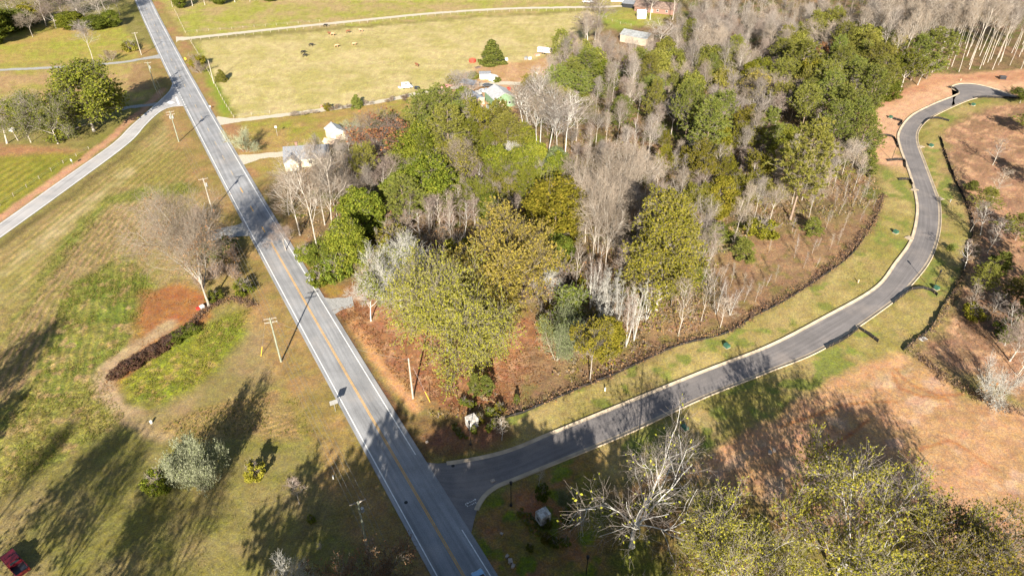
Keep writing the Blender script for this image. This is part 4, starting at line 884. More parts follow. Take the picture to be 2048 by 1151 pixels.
# green crowns read off the picture: foot x, foot y, top y, width
for (k, x, y, t, w, lf) in [
  ('pine0', 845, 288, 188, 52, None), ('pine1', 882, 284, 180, 56, None), ('pine2', 918, 300, 206, 60, None), ('pine0', 900, 335, 214, 66, 'needle_olive'), ('pine1', 790, 325, 232, 50, 'needle_olive'), ('pine2', 822, 318, 236, 54, 'needle_olive'), ('pine3', 770, 320, 246, 44, None),
  ('leafy0', 955, 308, 200, 60, None), ('pine2', 1002, 292, 202, 48, 'needle_olive'), ('pine0', 1018, 330, 232, 54, 'needle_olive'), ('leafy1', 985, 322, 246, 60, 'leaf_olive'), ('pine1', 860, 320, 240, 52, None), ('dense1', 930, 250, 176, 36, 'leaf_lime'),
  ('pine3', 735, 398, 298, 48, 'needle_olive'), ('dense0', 866, 420, 314, 96, 'leaf_lime'), ('pine0', 816, 455, 360, 72, 'needle'), ('dense1', 730, 478, 380, 74, 'leaf_lime'), ('dense2', 703, 545, 444, 66, 'leaf_lime'), ('dense0', 650, 545, 486, 50, 'leaf_green'), ('bush0', 672, 560, 520, 50, 'leaf_green'), ('bush0', 615, 520, 492, 34, 'leaf_lime'), ('bush0', 640, 570, 540, 40, 'leaf_lime'),
  ('dense2', 985, 446, 392, 58, 'leaf_green'), ('leafy2', 1010, 420, 350, 60, 'leaf_olive'), ('half0', 930, 400, 300, 64, 'leaf_olive'), ('dense3', 890, 388, 330, 44, 'leaf_lime'), ('leafy3', 905, 372, 290, 60, 'leaf_olive'), ('dense1', 800, 380, 330, 40, 'leaf_green'),
  ('dense3', 1112, 378, 298, 46, 'leaf_sage'), ('dense1', 1072, 362, 286, 46, 'leaf_lime'), ('dense0', 1110, 500, 360, 104, 'leaf_olive'), ('leafy1', 1130, 480, 420, 60, 'leaf_green'), ('dense3', 1110, 540, 470, 60, 'leaf_green'), ('bush0', 1060, 470, 440, 50, 'leaf_green'),
  ('leafy3', 1060, 250, 150, 40, 'leaf_olive'), ('pine1', 1112, 250, 140, 50, None), ('pine0', 1136, 222, 124, 54, None), ('pine2', 1166, 200, 104, 56, None), ('pine1', 1150, 235, 150, 52, None), ('pine3', 1108, 285, 180, 50, 'needle_olive'), ('pine2', 1095, 270, 165, 44, None),
  ('dense1', 1206, 196, 122, 44, 'leaf_lime'), ('pine0', 1276, 170, 100, 46, None), ('pine2', 1304, 166, 104, 34, 'needle_olive'), ('dense2', 1284, 186, 136, 46, 'leaf_lime'), ('pine1', 1296, 236, 160, 48, None), ('pine0', 1242, 272, 196, 44, None), ('dense0', 1166, 246, 190, 34, 'leaf_lime'),
  ('pine1', 1365, 312, 172, 46, None), ('pine0', 1405, 345, 204, 62, None), ('dense1', 1418, 330, 235, 56, 'leaf_olive'), ('pine3', 1430, 290, 190, 44, None), ('pine2', 1462, 152, 74, 42, 'needle_olive'), ('leafy0', 1440, 206, 140, 56, 'leaf_gold'), ('dense3', 1492, 206, 128, 50, 'leaf_olive'), ('dense0', 1512, 196, 116, 44, 'leaf_lime'), ('pine0', 1415, 182, 112, 26, None),
  ('pine0', 1580, 440, 250, 78, 'needle_olive'), ('pine1', 1548, 250, 170, 44, 'needle_olive'), ('pine2', 1525, 320, 220, 44, None),
  ('pine0', 1592, 200, 86, 62, 'needle_olive'), ('pine1', 1560, 206, 124, 50, 'needle_olive'), ('dense1', 1606, 210, 120, 50, 'leaf_olive'), ('pine2', 1655, 190, 76, 40, None), ('pine0', 1712, 160, 66, 40, 'needle_olive'), ('pine3', 1742, 150, 62, 34, None), ('pine1', 1852, 158, 66, 62, None), ('pine0', 1822, 160, 74, 46, None), ('leafy1', 1800, 182, 108, 60, 'leaf_lime'), ('leafy0', 1782, 146, 70, 44, 'leaf_gold'), ('leafy2', 1835, 170, 112, 56, 'leaf_lime'),
  ('pine0', 1640, 272, 150, 54, None), ('pine1', 1672, 290, 180, 54, None), ('pine2', 1694, 300, 200, 56, None), ('pine3', 1700, 230, 130, 50, None), ('pine0', 1722, 250, 140, 48, None), ('pine1', 1740, 215, 120, 48, 'needle_olive'), ('pine2', 1712, 325, 230, 56, None), ('pine0', 1738, 300, 262, 34, None), ('pine1', 1650, 320, 210, 50, None), ('dense0', 1560, 310, 252, 60, 'leaf_lime'), ('pine2', 1610, 250, 160, 48, 'needle_olive'), ('pine3', 1690, 205, 120, 46, None), ('dense3', 1755, 190, 150, 46, 'leaf_lime'), ('pine1', 1625, 215, 130, 44, None), ('dense2', 1770, 200, 160, 44, 'leaf_green'), ('dense1', 1730, 225, 182, 40, 'leaf_green'),
  ('young_pine0', 1624, 470, 440, 34, None), ('young_pine1', 1736, 326, 292, 26, None), ('young_pine0', 1736, 352, 318, 26, None), ('young_pine1', 1486, 520, 482, 40, None), ('leafy3', 1480, 420, 350, 60, 'leaf_olive'), ('bush0', 1430, 480, 452, 50, 'leaf_green'), ('dense1', 1385, 560, 520, 44, 'leaf_green'), ('leafy2', 1530, 420, 366, 60, 'leaf_gold'), ('bush1', 1520, 470, 440, 60, 'leaf_olive')]:
    W(k, x, y, t, w, leaf=lf)
W('leafy2', 1630, 172, 86, 28, 'narrow rust-orange tree among the pines of the far wood', leaf='leaf_rust')
W('half1', 748, 348, 246, 92, 'spreading pinkish tree with rust-orange top behind the white shed', leaf='leaf_rust', twig='twig_pink')
W('round0', 1016, 346, 280, 52, 'small whitish leafless tree in the middle of the wood', twig='twig_pale', bark='bark_white')
W('half0', 1495, 230, 150, 50, leaf='leaf_gold'); W('dense3', 1546, 205, 165, 30, leaf='leaf_gold')
# roadside group of tall pale leafless trees
for (x, y, t) in ((636, 506, 316), (600, 470, 348), (668, 478, 312), (680, 462, 316), (650, 450, 344), (578, 430, 348), (694, 440, 336)):
    W('roadside%d' % (y // 2 % 2), x, y, t, rnd.randint(60, 80), twig='twig_tan', bark='bark_grey' if x % 3 else 'bark_pale')
W('round1', 572, 500, 446, 50); W('round2', 700, 402, 330, 70); W('round1', 772, 392, 300, 84)
for (x, y, t) in ((1184, 536, 358), (1208, 550, 396), (1196, 506, 352), (1226, 492, 340), (1170, 486, 300), (1272, 404, 296), (1250, 424, 286), (1290, 390, 300), (1160, 440, 290), (1220, 430, 280), (1150, 470, 330), (1240, 470, 330)):
    W('tall%d' % (x % 6), x, y, t, rnd.randint(58, 84), twig='twig_tan', bark='bark_pale')
for (x, y, t) in ((1066, 290, 190), (1080, 300, 150), (1052, 262, 170), (1096, 320, 175), (1046, 280, 178), (1110, 345, 220), (930, 268, 190), (1128, 330, 200), (1072, 330, 210)):
    W('pole%d' % (x % 3), x, y, t, rnd.randint(40, 56), bark='bark_white')
# white stemmed clumps along the cleared lot, saplings, shrubs of the front edge
for i, (x, y, t) in enumerate(((1252, 692, 570), (1268, 680, 560), (1356, 672, 560), (1292, 640, 540), (1232, 668, 560), (1402, 642, 540), (1432, 628, 550), (1196, 640, 540), (1152, 590, 480), (1180, 618, 500), (1218, 630, 540), (1440, 655, 595), (1460, 630, 570), (1205, 690, 600))):
    W('clump%d' % (i % 3) if i % 3 != 2 else 'sap1', x, y, t, rnd.randint(28, 42))
for (x, y, t) in ((905, 500, 404), (862, 486, 400), (880, 470, 390), (1050, 540, 470), (1060, 570, 500), (930, 470, 410), (950, 460, 400), (840, 500, 430)):
    W('sap%d' % (x % 3), x, y, t, 30, twig='twig_pink')
T('wispy_big', 1112, 718, 606, 84, 'wispy_shrub', 'large soft grey-green shrub below the golden oak', 'shrub', leaf='leaf_sage')
T('shrub2', 1130, 660, 590, 80, 'wispy_shrub', 'bright green shrub behind the soft grey-green shrub', 'shrub', leaf='leaf_green')
T('leafy0', 1180, 760, 640, 66, 'young_tree', 'small yellow-green tree at the front corner of the wood', leaf='leaf_olive'); T('round0', 1166, 700, 640, 50, 'lichen_tree', 'small white-branched bare tree among the green shrubs', twig='twig_pale', bark='bark_white')
T('dense1', 1212, 712, 640, 52, 'evergreen_tree', 'bushy olive tree left of the white stemmed clumps', leaf='leaf_olive'); T('round0', 1100, 606, 540, 60, 'lichen_tree', 'white-branched bare tree between golden oak and grey-green shrub', twig='twig_pale', bark='bark_white')
T('round0', 1386, 530, 478, 44, 'lichen_tree', 'small white-branched bare tree right of the round olive oak', twig='twig_pale', bark='bark_white')
# fill: leafless trees through the rest of the wood, spaced
WP = gp([p for p in WOOD]); WPx = np.array(WP)
def inside(X, Y, poly):
    return bool(sdist(np.array([X]), np.array([Y]), poly)[0] < -1.0)
VIEW = lambda px, py: -60 < px < 2110
def fill(n, poly_px, mind, keys, hr, seed, cond=None, **kw):
    poly = gp(poly_px); P = np.array(poly); r = random.Random(seed); k = 0; tries = 0
    x0, x1, y0, y1 = P[:, 0].min(), P[:, 0].max(), P[:, 1].min(), P[:, 1].max()
    while k < n and tries < n * 60:
        tries += 1; X, Y = r.uniform(x0, x1), r.uniform(y0, y1)
        if not inside(X, Y, poly): continue
        px, py = PX(X, Y)
        if not VIEW(px, py) or any(u0 < px < u1 and v0 < py < v1 for u0, u1, v0, v1 in ((1215, 1340, 62, 135), (925, 1050, 190, 262))): continue
        if any((X - a) ** 2 + (Y - b) ** 2 < mind * mind for a, b in OCC[-900:]): continue
        H = r.uniform(*hr); key = r.choice(keys); s = H / TPL[key][2] * r.uniform(.85, 1.2)
        WF(key, X, Y, H, s, **kw); k += 1
    return k
n0 = fill(26, [(1540, 120), (1700, 90), (1740, 200), (1710, 310), (1560, 300), (1530, 200)], 5.0, ['pine0', 'pine1', 'pine2', 'pine3', 'dense1'], (14, 20), 21, leaf='needle_olive')
n0 = fill(15, [(1100, 150), (1300, 110), (1480, 130), (1500, 260), (1250, 280), (1110, 260)], 7.0, ['pine0', 'pine2', 'dense1', 'dense0'], (12, 18), 22, leaf='needle_olive')
n0 = fill(24, [(760, 300), (1060, 290), (1140, 340), (1140, 450), (980, 460), (800, 440)], 6.0, ['dense0', 'dense1', 'pine2', 'leafy0', 'leafy2'], (9, 15), 23, leaf='leaf_lime')
n0 = fill(13, [(1300, 280), (1530, 280), (1560, 430), (1400, 470), (1290, 400)], 6.0, ['dense3', 'pine2', 'leafy1', 'leafy3'], (8, 14), 24, leaf='leaf_olive')
n1 = fill(36, [(580, 360), (700, 305), (860, 290), (1060, 280), (1160, 300), (1160, 520), (1050, 470), (900, 470), (760, 430), (660, 430)], 4.2, ['tall0', 'tall1', 'tall3', 'tall4', 'sap0', 'round1'], (8, 14), 1)
n2 = fill(82, [(1150, 280), (1540, 270), (1720, 330), (1750, 390), (1600, 450), (1450, 480), (1400, 560), (1250, 600), (1160, 560)], 4.2, ['tall0', 'tall1', 'tall2', 'tall3', 'tall4', 'tall5', 'sap0', 'sap2'], (8, 15), 2)
n3 = fill(125, [(1060, 250), (1110, 150), (1150, 105), (1330, 60), (1540, 80), (1700, 200), (1710, 300), (1540, 290), (1160, 290)], 5.0, ['tall0', 'tall1', 'tall2', 'tall3', 'tall4', 'tall5'], (12, 18), 3)
n4 = fill(120, [(1690, 150), (1780, 172), (1870, 148), (2048, 140), (2140, 138), (2140, 85), (1700, 85)], 4.0, ['pole0', 'pole1', 'pole2'], (22, 28), 4)
n5 = fill(50, [(1340, 90), (1700, 150), (1700, 85), (1400, 55)], 5.5, ['tall0', 'tall2', 'tall3', 'tall5', 'pole0'], (14, 20), 5)
n8 = fill(34, [(1150, 480), (1240, 500), (1420, 480), (1440, 600), (1250, 660), (1170, 600)], 2.6, ['sap0', 'sap1', 'sap2', 'clump0'], (8, 12), 31)
n9 = fill(26, [(780, 400), (1080, 400), (1120, 480), (900, 500), (800, 480)], 2.6, ['sap0', 'sap1', 'sap2'], (8, 12), 32, twig='twig_pink')
n6 = fill(46, [(1450, 480), (1560, 440), (1700, 300), (1765, 395), (1740, 450), (1640, 540), (1500, 620), (1400, 660), (1420, 560)], 2.6, ['sap0', 'sap1', 'sap2', 'sap0'], (3, 6.5), 6)
n7 = fill(60, [(780, 450), (1050, 480), (1160, 560), (1250, 690), (1160, 740), (1070, 640), (940, 520), (700, 560)], 3.5, ['sap0', 'sap2', 'shrub0', 'bush1', 'shrub0'], (3, 8), 7)
# hillside right of the new street: scattered pines and saplings
HILL = 'on the open slope right of the new street'
for i, (k, x, y, t, w) in enumerate([('pine2', 1962, 425, 378, 46), ('pine0', 1956, 592, 530, 44), ('bush0', 2006, 676, 642, 40), ('pine2', 2030, 480, 430, 60), ('pine1', 2048, 268, 232, 50), ('pine0', 2026, 610, 560, 56), ('young_pine0', 1990, 545, 505, 36), ('young_pine1', 1940, 380, 362, 22), ('sap1', 1985, 400, 340, 30), ('sap0', 1928, 540, 490, 30), ('sap2', 1975, 505, 440, 34), ('sap1', 1935, 622, 572, 34), ('sap0', 2010, 690, 620, 40), ('round1', 2020, 720, 640, 80), ('sap2', 1975, 640, 590, 30), ('sap0', 1960, 470, 405, 26), ('sap2', 1940, 465, 405, 24), ('bush1', 1945, 635, 612, 40), ('young_pine1', 2042, 640, 590, 44), ('sap2', 1985, 330, 280, 30), ('pine3', 2060, 560, 480, 60), ('pine1', 2070, 700, 590, 70), ('sap1', 2035, 750, 690, 40), ('pine2', 2075, 380, 320, 50), ('young_pine0', 1900, 500, 490, 14), ('pine0', 2110, 640, 540, 70)]):
    nm, lb, cat = KINDS[k[:4]]; T(k, x, y, t, w, nm, lb + ' ' + HILL, cat, lb + 's ' + HILL, leaf='needle_olive' if k[0] == 'p' else None)
T('shrub1', 1988, 806, 728, 86, 'bare_clump', 'white many-stemmed leafless clump at the edge of the red clay lot', 'tree', twig='twig_pale', bark='bark_white')
T('leafy1', 2040, 206, 178, 40, 'evergreen_tree', 'green bush at the far end of the new street', leaf='leaf_green')
# along pasture edge and house yards
for (k, x, y, t, w, lb) in (('tall1', 1190, 80, 0, 60, 'leafless tree standing between pasture and grey barn'), ('tall4', 1176, 92, 20, 50, 'leafless leaning tree at the pasture corner'), ('tall2', 1345, 40, -60, 60, 'tall bare tree beside the brown-roofed house'), ('tall0', 1318, 100, 32, 60, 'leafless tree right of the grey barn roof'), ('tall3', 925, 226, 150, 60, 'pale leafless tree in front of the long trailer home'), ('tall5', 1300, 40, -20, 40, 'thin bare tree in front of the brown-roofed house')):
    X, Y = G(x, y); OCC.append((X, Y)); T(k, x, y, t, w, 'bare_tree', lb, 'tree')
# trees standing just outside the lower and left edge; their shadows fall across road and lawn
for i, (X, Y, H, k) in enumerate([(-31, 30, 22, 'leafy0'), (-23, 35, 24, 'pine1'), (-14, 34, 24, 'dense3'), (-5, 35, 24, 'pine0'), (3, 35, 24, 'dense1'), (11, 36, 23, 'pine2'), (-27, 22, 24, 'pine2'), (-18, 22, 24, 'dense0'), (-9, 23, 24, 'pine0'), (0, 24, 24, 'dense3'), (10, 26, 24, 'pine3'), (18, 44, 18, 'tall2'), (-13, 10, 25, 'dense0'), (-3, 10, 26, 'leafy1'), (7, 14, 25, 'pine1'),
      (-52, 34, 20, 'tall3'), (-60, 30, 21, 'half1'), (-68, 36, 20, 'tall1'), (-76, 38, 20, 'half0'), (-84, 44, 19, 'tall5'), (-2, 31, 24, 'dense0'), (6, 33, 23, 'dense3'), (-98, 60, 17, 'pine2'), (-104, 72, 18, 'half0'), (-112, 64, 18, 'leafy1'), (-122, 84, 17, 'pine1'),
      (66, 48, 18, 'tall3'), (19, 34, 22, 'pine0')]):
    nm, lb, cat = KINDS[k[:4]]; plant(k, X, Y, H, H / TPL[k][2] * 1.05, nm, lb + ' just outside the lower edge of the view', cat, lb + 's below the lower edge')

# far wood beyond: reads as one mass
def far_wood():
    rng = np.random.default_rng(55); r = random.Random(56); var = []
    for q in range(6):
        P0, R0 = trunk0(rng, 25, .96, .17, 5, .03); H = 25
        P1, R1 = branch(rng, P0, R0, 15, .5, .99, (22, 45), lambda t: H * .17 * (1.25 - t * .8), 2, .12, .16, .5, .05)
        P2, R2 = branch(rng, P1, R1, 5, .25, 1, (25, 55), lambda t: H * .085 + 0 * t, 2, .15, .1, .5, .034)
        P3, R3 = branch(rng, P2, R2, 3, .2, 1, (25, 55), lambda t: H * .06 + 0 * t, 1, .1, .05, .6, .024)
        a = Acc(); 
        for P, R, s in ((P0, R0, 5), (P1, R1, 3), (P2, R2, 3), (P3, R3, 3)): a.quads(*tubes(P, R, s))
        var.append((np.concatenate(a.V), np.concatenate(a.F)))
    K = Acc(); poly = gp([(1360, 48), (1700, 84), (2140, 84), (2200, -45), (1380, -45)]); n = 0; pts = []
    P = np.array(poly)
    while n < 150:
        X, Y = r.uniform(P[:, 0].min(), P[:, 0].max()), r.uniform(P[:, 1].min(), P[:, 1].max())
        if not inside(X, Y, poly) or any((X - a) ** 2 + (Y - b) ** 2 < 34 for a, b in pts): continue
        pts.append((X, Y)); V, F = var[r.randrange(6)]; a = r.random() * 6.28; s = r.uniform(.8, 1.15)
        R = np.array([[cos(a), -sin(a), 0], [sin(a), cos(a), 0], [0, 0, 1]]); K.quads((V @ R.T) * s + np.array([X, Y, 0]), F); n += 1
    o = link('far_wood', K.mesh('far_wood', [M['twig_tan']])); tag(o, 'leafless far wood filling the top right of the view', 'wood', None, 'stuff')
far_wood()
# undergrowth and litter between the trees, tall grass in the rough meadows
def scatter(name, polys, dens, maker, seed, mats, label, cat, avoid=None):
    rng = np.random.default_rng(seed); K = Acc()
    for poly_px, d in zip(polys, dens):
        poly = gp(poly_px); P = np.array(poly); A = (np.ptp(P[:, 0])) * (np.ptp(P[:, 1])); n = int(A * d)
        X = rng.uniform(P[:, 0].min(), P[:, 0].max(), n); Y = rng.uniform(P[:, 1].min(), P[:, 1].max(), n)
        k = sdist(X, Y, poly) < -.3; X, Y = X[k], Y[k]
        q = FPX * X / (Y * CS + CAMH * SN); k = (np.abs(q) < 1120); X, Y = X[k], Y[k]
        k = fbm(X / 5, Y / 5, 3, seed) > .42; X, Y = X[k], Y[k]
        maker(rng, K, np.stack([X, Y, 0 * X], 1))
    o = link(name, K.mesh(name, mats)); tag(o, label, cat, None, 'stuff')
def brush(rng, K, pos):
    n = len(pos); h = .5 + .9 * rng.random((n, 1)) ** 2
    ax = np.tile(np.array([[0, 0, 1.6]]), (n, 1)); V, T_ = needles(rng, pos, ax, 1.15, 7, .022); K.tris(V, T_, 0)
    p2 = np.repeat(pos, 5, 0) + rng.normal(0, .5, (n * 5, 3)) * np.array([1, 1, .4]) + np.array([0, 0, .45]); K.quads(*leafquads(rng, p2[: n * 3], .26), mat=1); K.quads(*leafquads(rng, p2[n * 3:], .26), mat=2)
scatter('undergrowth', [WOOD[:10] + [(1200, 300), (1450, 300), (1450, 490)] + WOOD[27:], [(1200, 300), (1740, 330), (1765, 400), (1690, 440), (1560, 455), (1450, 490), (1420, 600), (1200, 720)], [(1100, 150), (1700, 150), (1720, 330), (1200, 300), (1060, 290)], [(800, 840), (1000, 836), (1060, 790), (1200, 755), (1420, 660), (1450, 500), (1200, 700), (1000, 780)]],
        [.5, .55, .25, .6], brush, 61, [M['twig_tan'], M['leaf_brown'], M['leaf_olive']], 'brown and green undergrowth covering the floor of the wood', 'undergrowth')
def blades(rng, K, pos):
    n = len(pos); V, T_ = needles(rng, pos, np.tile(np.array([[0, 0, 1.8]]), (n, 1)), .36, 4, .09); k = len(T_) * 2 // 4
    K.tris(V, T_[:k], 0); 
    K.T.append(T_[k:] + K.n - len(V)); K.mt.append(np.full(len(T_) - k, 1))
scatter('tall_grass', [[(128, 575), (250, 505), (310, 560), (285, 640), (205, 755), (255, 832), (180, 885), (0, 995), (0, 850), (60, 770)], [(240, 768), (395, 655), (510, 612), (455, 700), (432, 742), (380, 777), (310, 808), (272, 800)], [(318, 856), (400, 814), (540, 779), (600, 783), (640, 870), (540, 872), (345, 884)], [(210, 392), (395, 362), (402, 384), (220, 410), (20, 680), (80, 540)]],
        [9.0, 9.0, 6.0, 6.0], blades, 63, [leafmat('blade_green', S(128, 146, 44), S(150, 152, 60)), leafmat('blade_tan', S(176, 156, 96), S(196, 172, 112))], 'tall rough grass in the meadows left of the main road', 'grass')

def litter(rng, K, pos):
    p = pos + np.array([0, 0, .04]); V, F = leafquads(rng, p, .22, np.tile(np.array([[0, 0, 1.]]), (len(p), 1)), .75); V[:, 2] = np.abs(V[:, 2]) + .01; k = len(F) // 2; K.quads(V, F[:k], 0); K.F.append(F[k:] + K.n - len(V)); K.mf.append(np.full(len(F) - k, 1))
scatter('fallen_leaves', [[(660, 620), (720, 600), (960, 700), (1050, 640), (1100, 720), (1080, 790), (1010, 828), (900, 830), (830, 812), (760, 720)], [(285, 580), (436, 600), (405, 650), (345, 692), (280, 738), (222, 790), (200, 765), (262, 690)], [(1300, 668), (1440, 500), (1690, 440), (1765, 398), (1700, 512), (1500, 640), (1200, 760), (1080, 806)], [(1900, 270), (2050, 205), (2100, 500), (2048, 780), (1850, 700), (1950, 480)]],
        [5.0, 5.0, 1.6, .8], litter, 67, [leafmat('litter_brown', S(150, 100, 62), S(196, 138, 88)), leafmat('litter_tan', S(196, 150, 104), S(220, 180, 130))], 'fallen brown leaves on the ground under the oaks and on the slopes', 'fallen leaves')

def tufts(rng, K, pos):
    n = len(pos); V, T_ = needles(rng, pos, np.tile(np.array([[0, 0, 1.5]]), (n, 1)), .24, 3, .13); k = len(T_) // 2
    K.tris(V, T_[:k], 0); K.T.append(T_[k:] + K.n - len(V)); K.mt.append(np.full(len(T_) - k, 1))
scatter('meadow_tufts', [[(0, 500), (255, 300), (330, 232), (372, 220), (440, 330), (500, 480), (300, 560), (250, 500), (130, 570), (0, 800)], [(0, 1000), (255, 862), (330, 888), (640, 892), (720, 900), (860, 1150), (0, 1150)], [(1100, 800), (1350, 694), (1500, 642), (1702, 514), (1770, 396), (1836, 430), (1748, 580), (1254, 803)]],
        [2.2, 2.6, 2.6], tufts, 71, [leafmat('tuft_olive', S(126, 126, 58), S(150, 146, 76)), leafmat('tuft_straw', S(166, 150, 98), S(190, 170, 118))], 'short tufted grass on the lawn, field and verge', 'grass')
# ------------------------------------------------------------ poles, wires, signs, lamps
def utility_pole(bx, by, ty, label, arm_rot=0.0, arms=1, transformer=0, mat='pole_wood', H=None, XY=None):
    X, Y = XY or G(bx, by); H = H or hgt(bx, by, ty)
    r = empty('utility_pole', (X, Y, 0), arm_rot, label, 'utility pole', 'utility poles')
    MB().tube([(0, 0, -.3), (0, 0, H * .5), (0, 0, H)], [.19, .165, .13], 10).build('post', M[mat], r)
    for k in range(arms):
        z = H - .35 - k * .9
        a = MB().box((0, .16, z), (2.5, .11, .13)).build('crossarm', M['wood_post'], r)
        for q in (-1.12, -.45, .45, 1.12):
            MB().tube([(q, .16, z + .06), (q, .16, z + .22)], [.05, .035], 6).build('insulator', M['steel'], a)
        MB().tube([(-.55, .16, z - .02), (0, .14, z - .5)], .025, 4).tube([(.55, .16, z - .02), (0, .14, z - .5)], .025, 4).build('brace', M['steel'], a)
    for k in range(transformer):
        g = .42 if k == 0 else -.42
        t = MB().tube([(g, 0, H - 2.6), (g, 0, H - 1.75), (g, 0, H - 1.68)], [.24, .24, .16], 10).build('transformer', M['steel'], r)
        MB().tube([(g, 0, H - 1.7), (g, 0, H - 1.45)], .05, 6).build('bushing', M['white'], t)
    return r, (X, Y, H, arm_rot)
th = atan2(-.5, .86)
pA, A = utility_pole(562, 722, 635, 'wooden pole with crossarm on the verge left of the road', .3, 2, 0, 'pole_green')
pB, Bp = utility_pole(826, 795, 716, 'bare wooden pole on orange leaf litter right of the road', .2, 0, 0, 'pole_wood')
MB().tube([(0, 0, 0.0), (.25, .1, -.1)], .03, 4).build('bracket', M['steel'], pB, (0, 0, Bp[2] - .4))
pC, Cp = utility_pole(425, 422, 356, 'wooden pole with crossarm beside the leafless pale oak', .45, 1, 1)
pD, Dp = utility_pole(283, 110, 65, 'pale wooden pole in the upper left field', .3, 1)
pE, Ep = utility_pole(358, 284, 222, 'pole with several crossarms and transformers between the two roads', .45, 2, 2, 'pole_green')
pF, Fp = utility_pole(311, 177, 124, 'pole by the dark tree shadow on the strip near the branch road', .35, 1, 1, 'pole_green')
pG, Gp = utility_pole(428, 167, 120, 'pale pole standing at the pasture fence', .3, 0)
hx, hy = G(716, 1005, 11.2)
pH, Hp = utility_pole(0, 0, 0, 'pole seen nearly from above beside the shaded road', .45, 1, 1, 'pole_green', 11.5, (hx, hy))
def wires(P, Q, offs, label):
    """conductors between two poles, each with its own sag"""
    r = empty('overhead_wires', (P[0], P[1], 0), 0, label, 'wires', 'overhead wires')
    for o, dz in offs:
        mb = MB(); pts = []
        for k in range(13):
            t = k / 12; ax = o * (cos(P[3]) * (1 - t) + cos(Q[3]) * t); ay = o * (sin(P[3]) * (1 - t) + sin(Q[3]) * t)
            x = P[0] * (1 - t) + Q[0] * t; y_ = P[1] * (1 - t) + Q[1] * t; z = (P[2] + dz) * (1 - t) + (Q[2] + dz) * t - 1.3 * 4 * t * (1 - t)
            pts.append((x + ax - P[0], y_ + ay - P[1], z))
        mb.tube(pts, .019, 4).build('wire', M['wire'], r)
four = [(-1.12, -.15), (-.45, -.15), (.45, -.15), (1.12, -.15)]
wires(A, Hp, four, 'four overhead wires from the verge pole to the lower pole'); wires(A, Cp, four, 'overhead wires from the verge pole up to the middle left pole')
wires(Cp, Ep, four[:3], 'overhead wires from the middle left pole to the transformer pole'); wires(Ep, Fp, four[:3], 'overhead wires from the transformer pole to the strip pole'); wires(Fp, Dp, four[:2], 'overhead wires from the strip pole to the upper field pole')
out = (Hp[0] + (Hp[0] - A[0]), Hp[1] + (Hp[1] - A[1]), 11.5, .45); wires(Hp, out, four, 'overhead wires leaving the lower pole past the bottom edge')
wires(Bp, A, [(0, -.4)], 'single service wire crossing the road to the bare pole')
# guy-wire guards
for (x, y, x2, y2, lb) in ((522, 712, 528, 699, 'yellow guy guard on the verge left of the pole'), (860, 803, 850, 782, 'yellow guy guard right of the bare wooden pole')):
    X, Y = G(x, y); h = 2.2; r = empty('guy_guard', (X, Y, 0), 0, lb, 'guy guard')
    dx = (x2 - x) * .09; MB().tube([(0, 0, 0), (dx, .6, h)], .06, 6).build('sleeve', M['yellow'], r); MB().tube([(dx, .6, h), (dx * 3.2, 1.9, h * 3.2)], .012, 4).build('cable', M['steel'], r)
def sign(bx, by, label, face, shape='rect', w=1.0, h=.8, H=2.4, rz=0.0, posts=1):
    X, Y = G(bx, by); r = empty('road_sign', (X, Y, 0), rz, label, 'road sign')
    for k in range(posts):
        q = 0 if posts == 1 else (-w * .3 if k == 0 else w * .3)
        MB().box((q, .04, H / 2), (.07, .05, H)).build('post', M['steel'], r)
    mb = MB()
    if shape == 'rect': mb.box((0, 0, H - h / 2 + .05), (w, .02, h))
    else:
        s = w * .72; mb.add([(0, -.012, H - s), (s, -.012, H), (0, -.012, H + s), (-s, -.012, H), (0, .012, H - s), (s, .012, H), (0, .012, H + s), (-s, .012, H)], [(0, 1, 2, 3), (7, 6, 5, 4), (0, 4, 5, 1), (1, 5, 6, 2), (2, 6, 7, 3), (3, 7, 4, 0)])
    p = mb.build('panel', M[face], r)
    return r, p
r, p = sign(373, 127, 'yellow diamond warning sign right of the main road', 'yellow', 'diamond', .95, H=2.1, rz=-.35)
mb = MB(); mb.box((-.04, -.02, 2.1), (.10, .012, .75)).box((.16, -.02, 2.14), (.32, .012, .1)); mb.build('symbol', M['black'], p)
sign(671, 822, 'back of a grey sign on the verge left of the road', 'steel', 'rect', 1.5, 1.1, 2.9, rz=pi + .5, posts=1)
sign(146, 330, 'small white sign beside the branch road', 'white', 'rect', .75, .75, 2.0, rz=-.5)
sign(421, 218, 'small white marker sign right of the main road', 'white', 'rect', .7, .6, 1.3, rz=-.4)
sign(555, 272, 'small white square sign on a post in the yard', 'white', 'rect', .7, .7, 3.6, rz=.2)
sign(322, 190, 'stop sign post at the mouth of the branch road seen edge on', 'steel', 'rect', .7, .7, 2.3, rz=2.0)
def lamp(bx, by, label, H=5.2, rz=0.0):
    X, Y = G(bx, by); r = empty('street_lamp', (X, Y, 0), rz, label, 'street lamp', 'street lamps of the new street')
    MB().tube([(0, 0, -.1), (0, 0, .5), (0, 0, .55), (0, 0, H)], [.14, .13, .075, .06], 8).build('post', M['black'], r)
    MB().tube([(0, 0, H), (0, 0, H + .1), (0, 0, H + .5), (0, 0, H + .75), (0, 0, H + .95)], [.06, .16, .24, .27, .04], 8).build('lantern', M['black'], r)
    MB().tube([(0, 0, .0), (0, 0, .12)], .26, 8).build('base', M['black'], r)
lamp(1022, 1010, 'black street lamp inside the kerb curve near the right stone pillar'); lamp(941, 888, 'black street lamp in front of the left stone pillar')
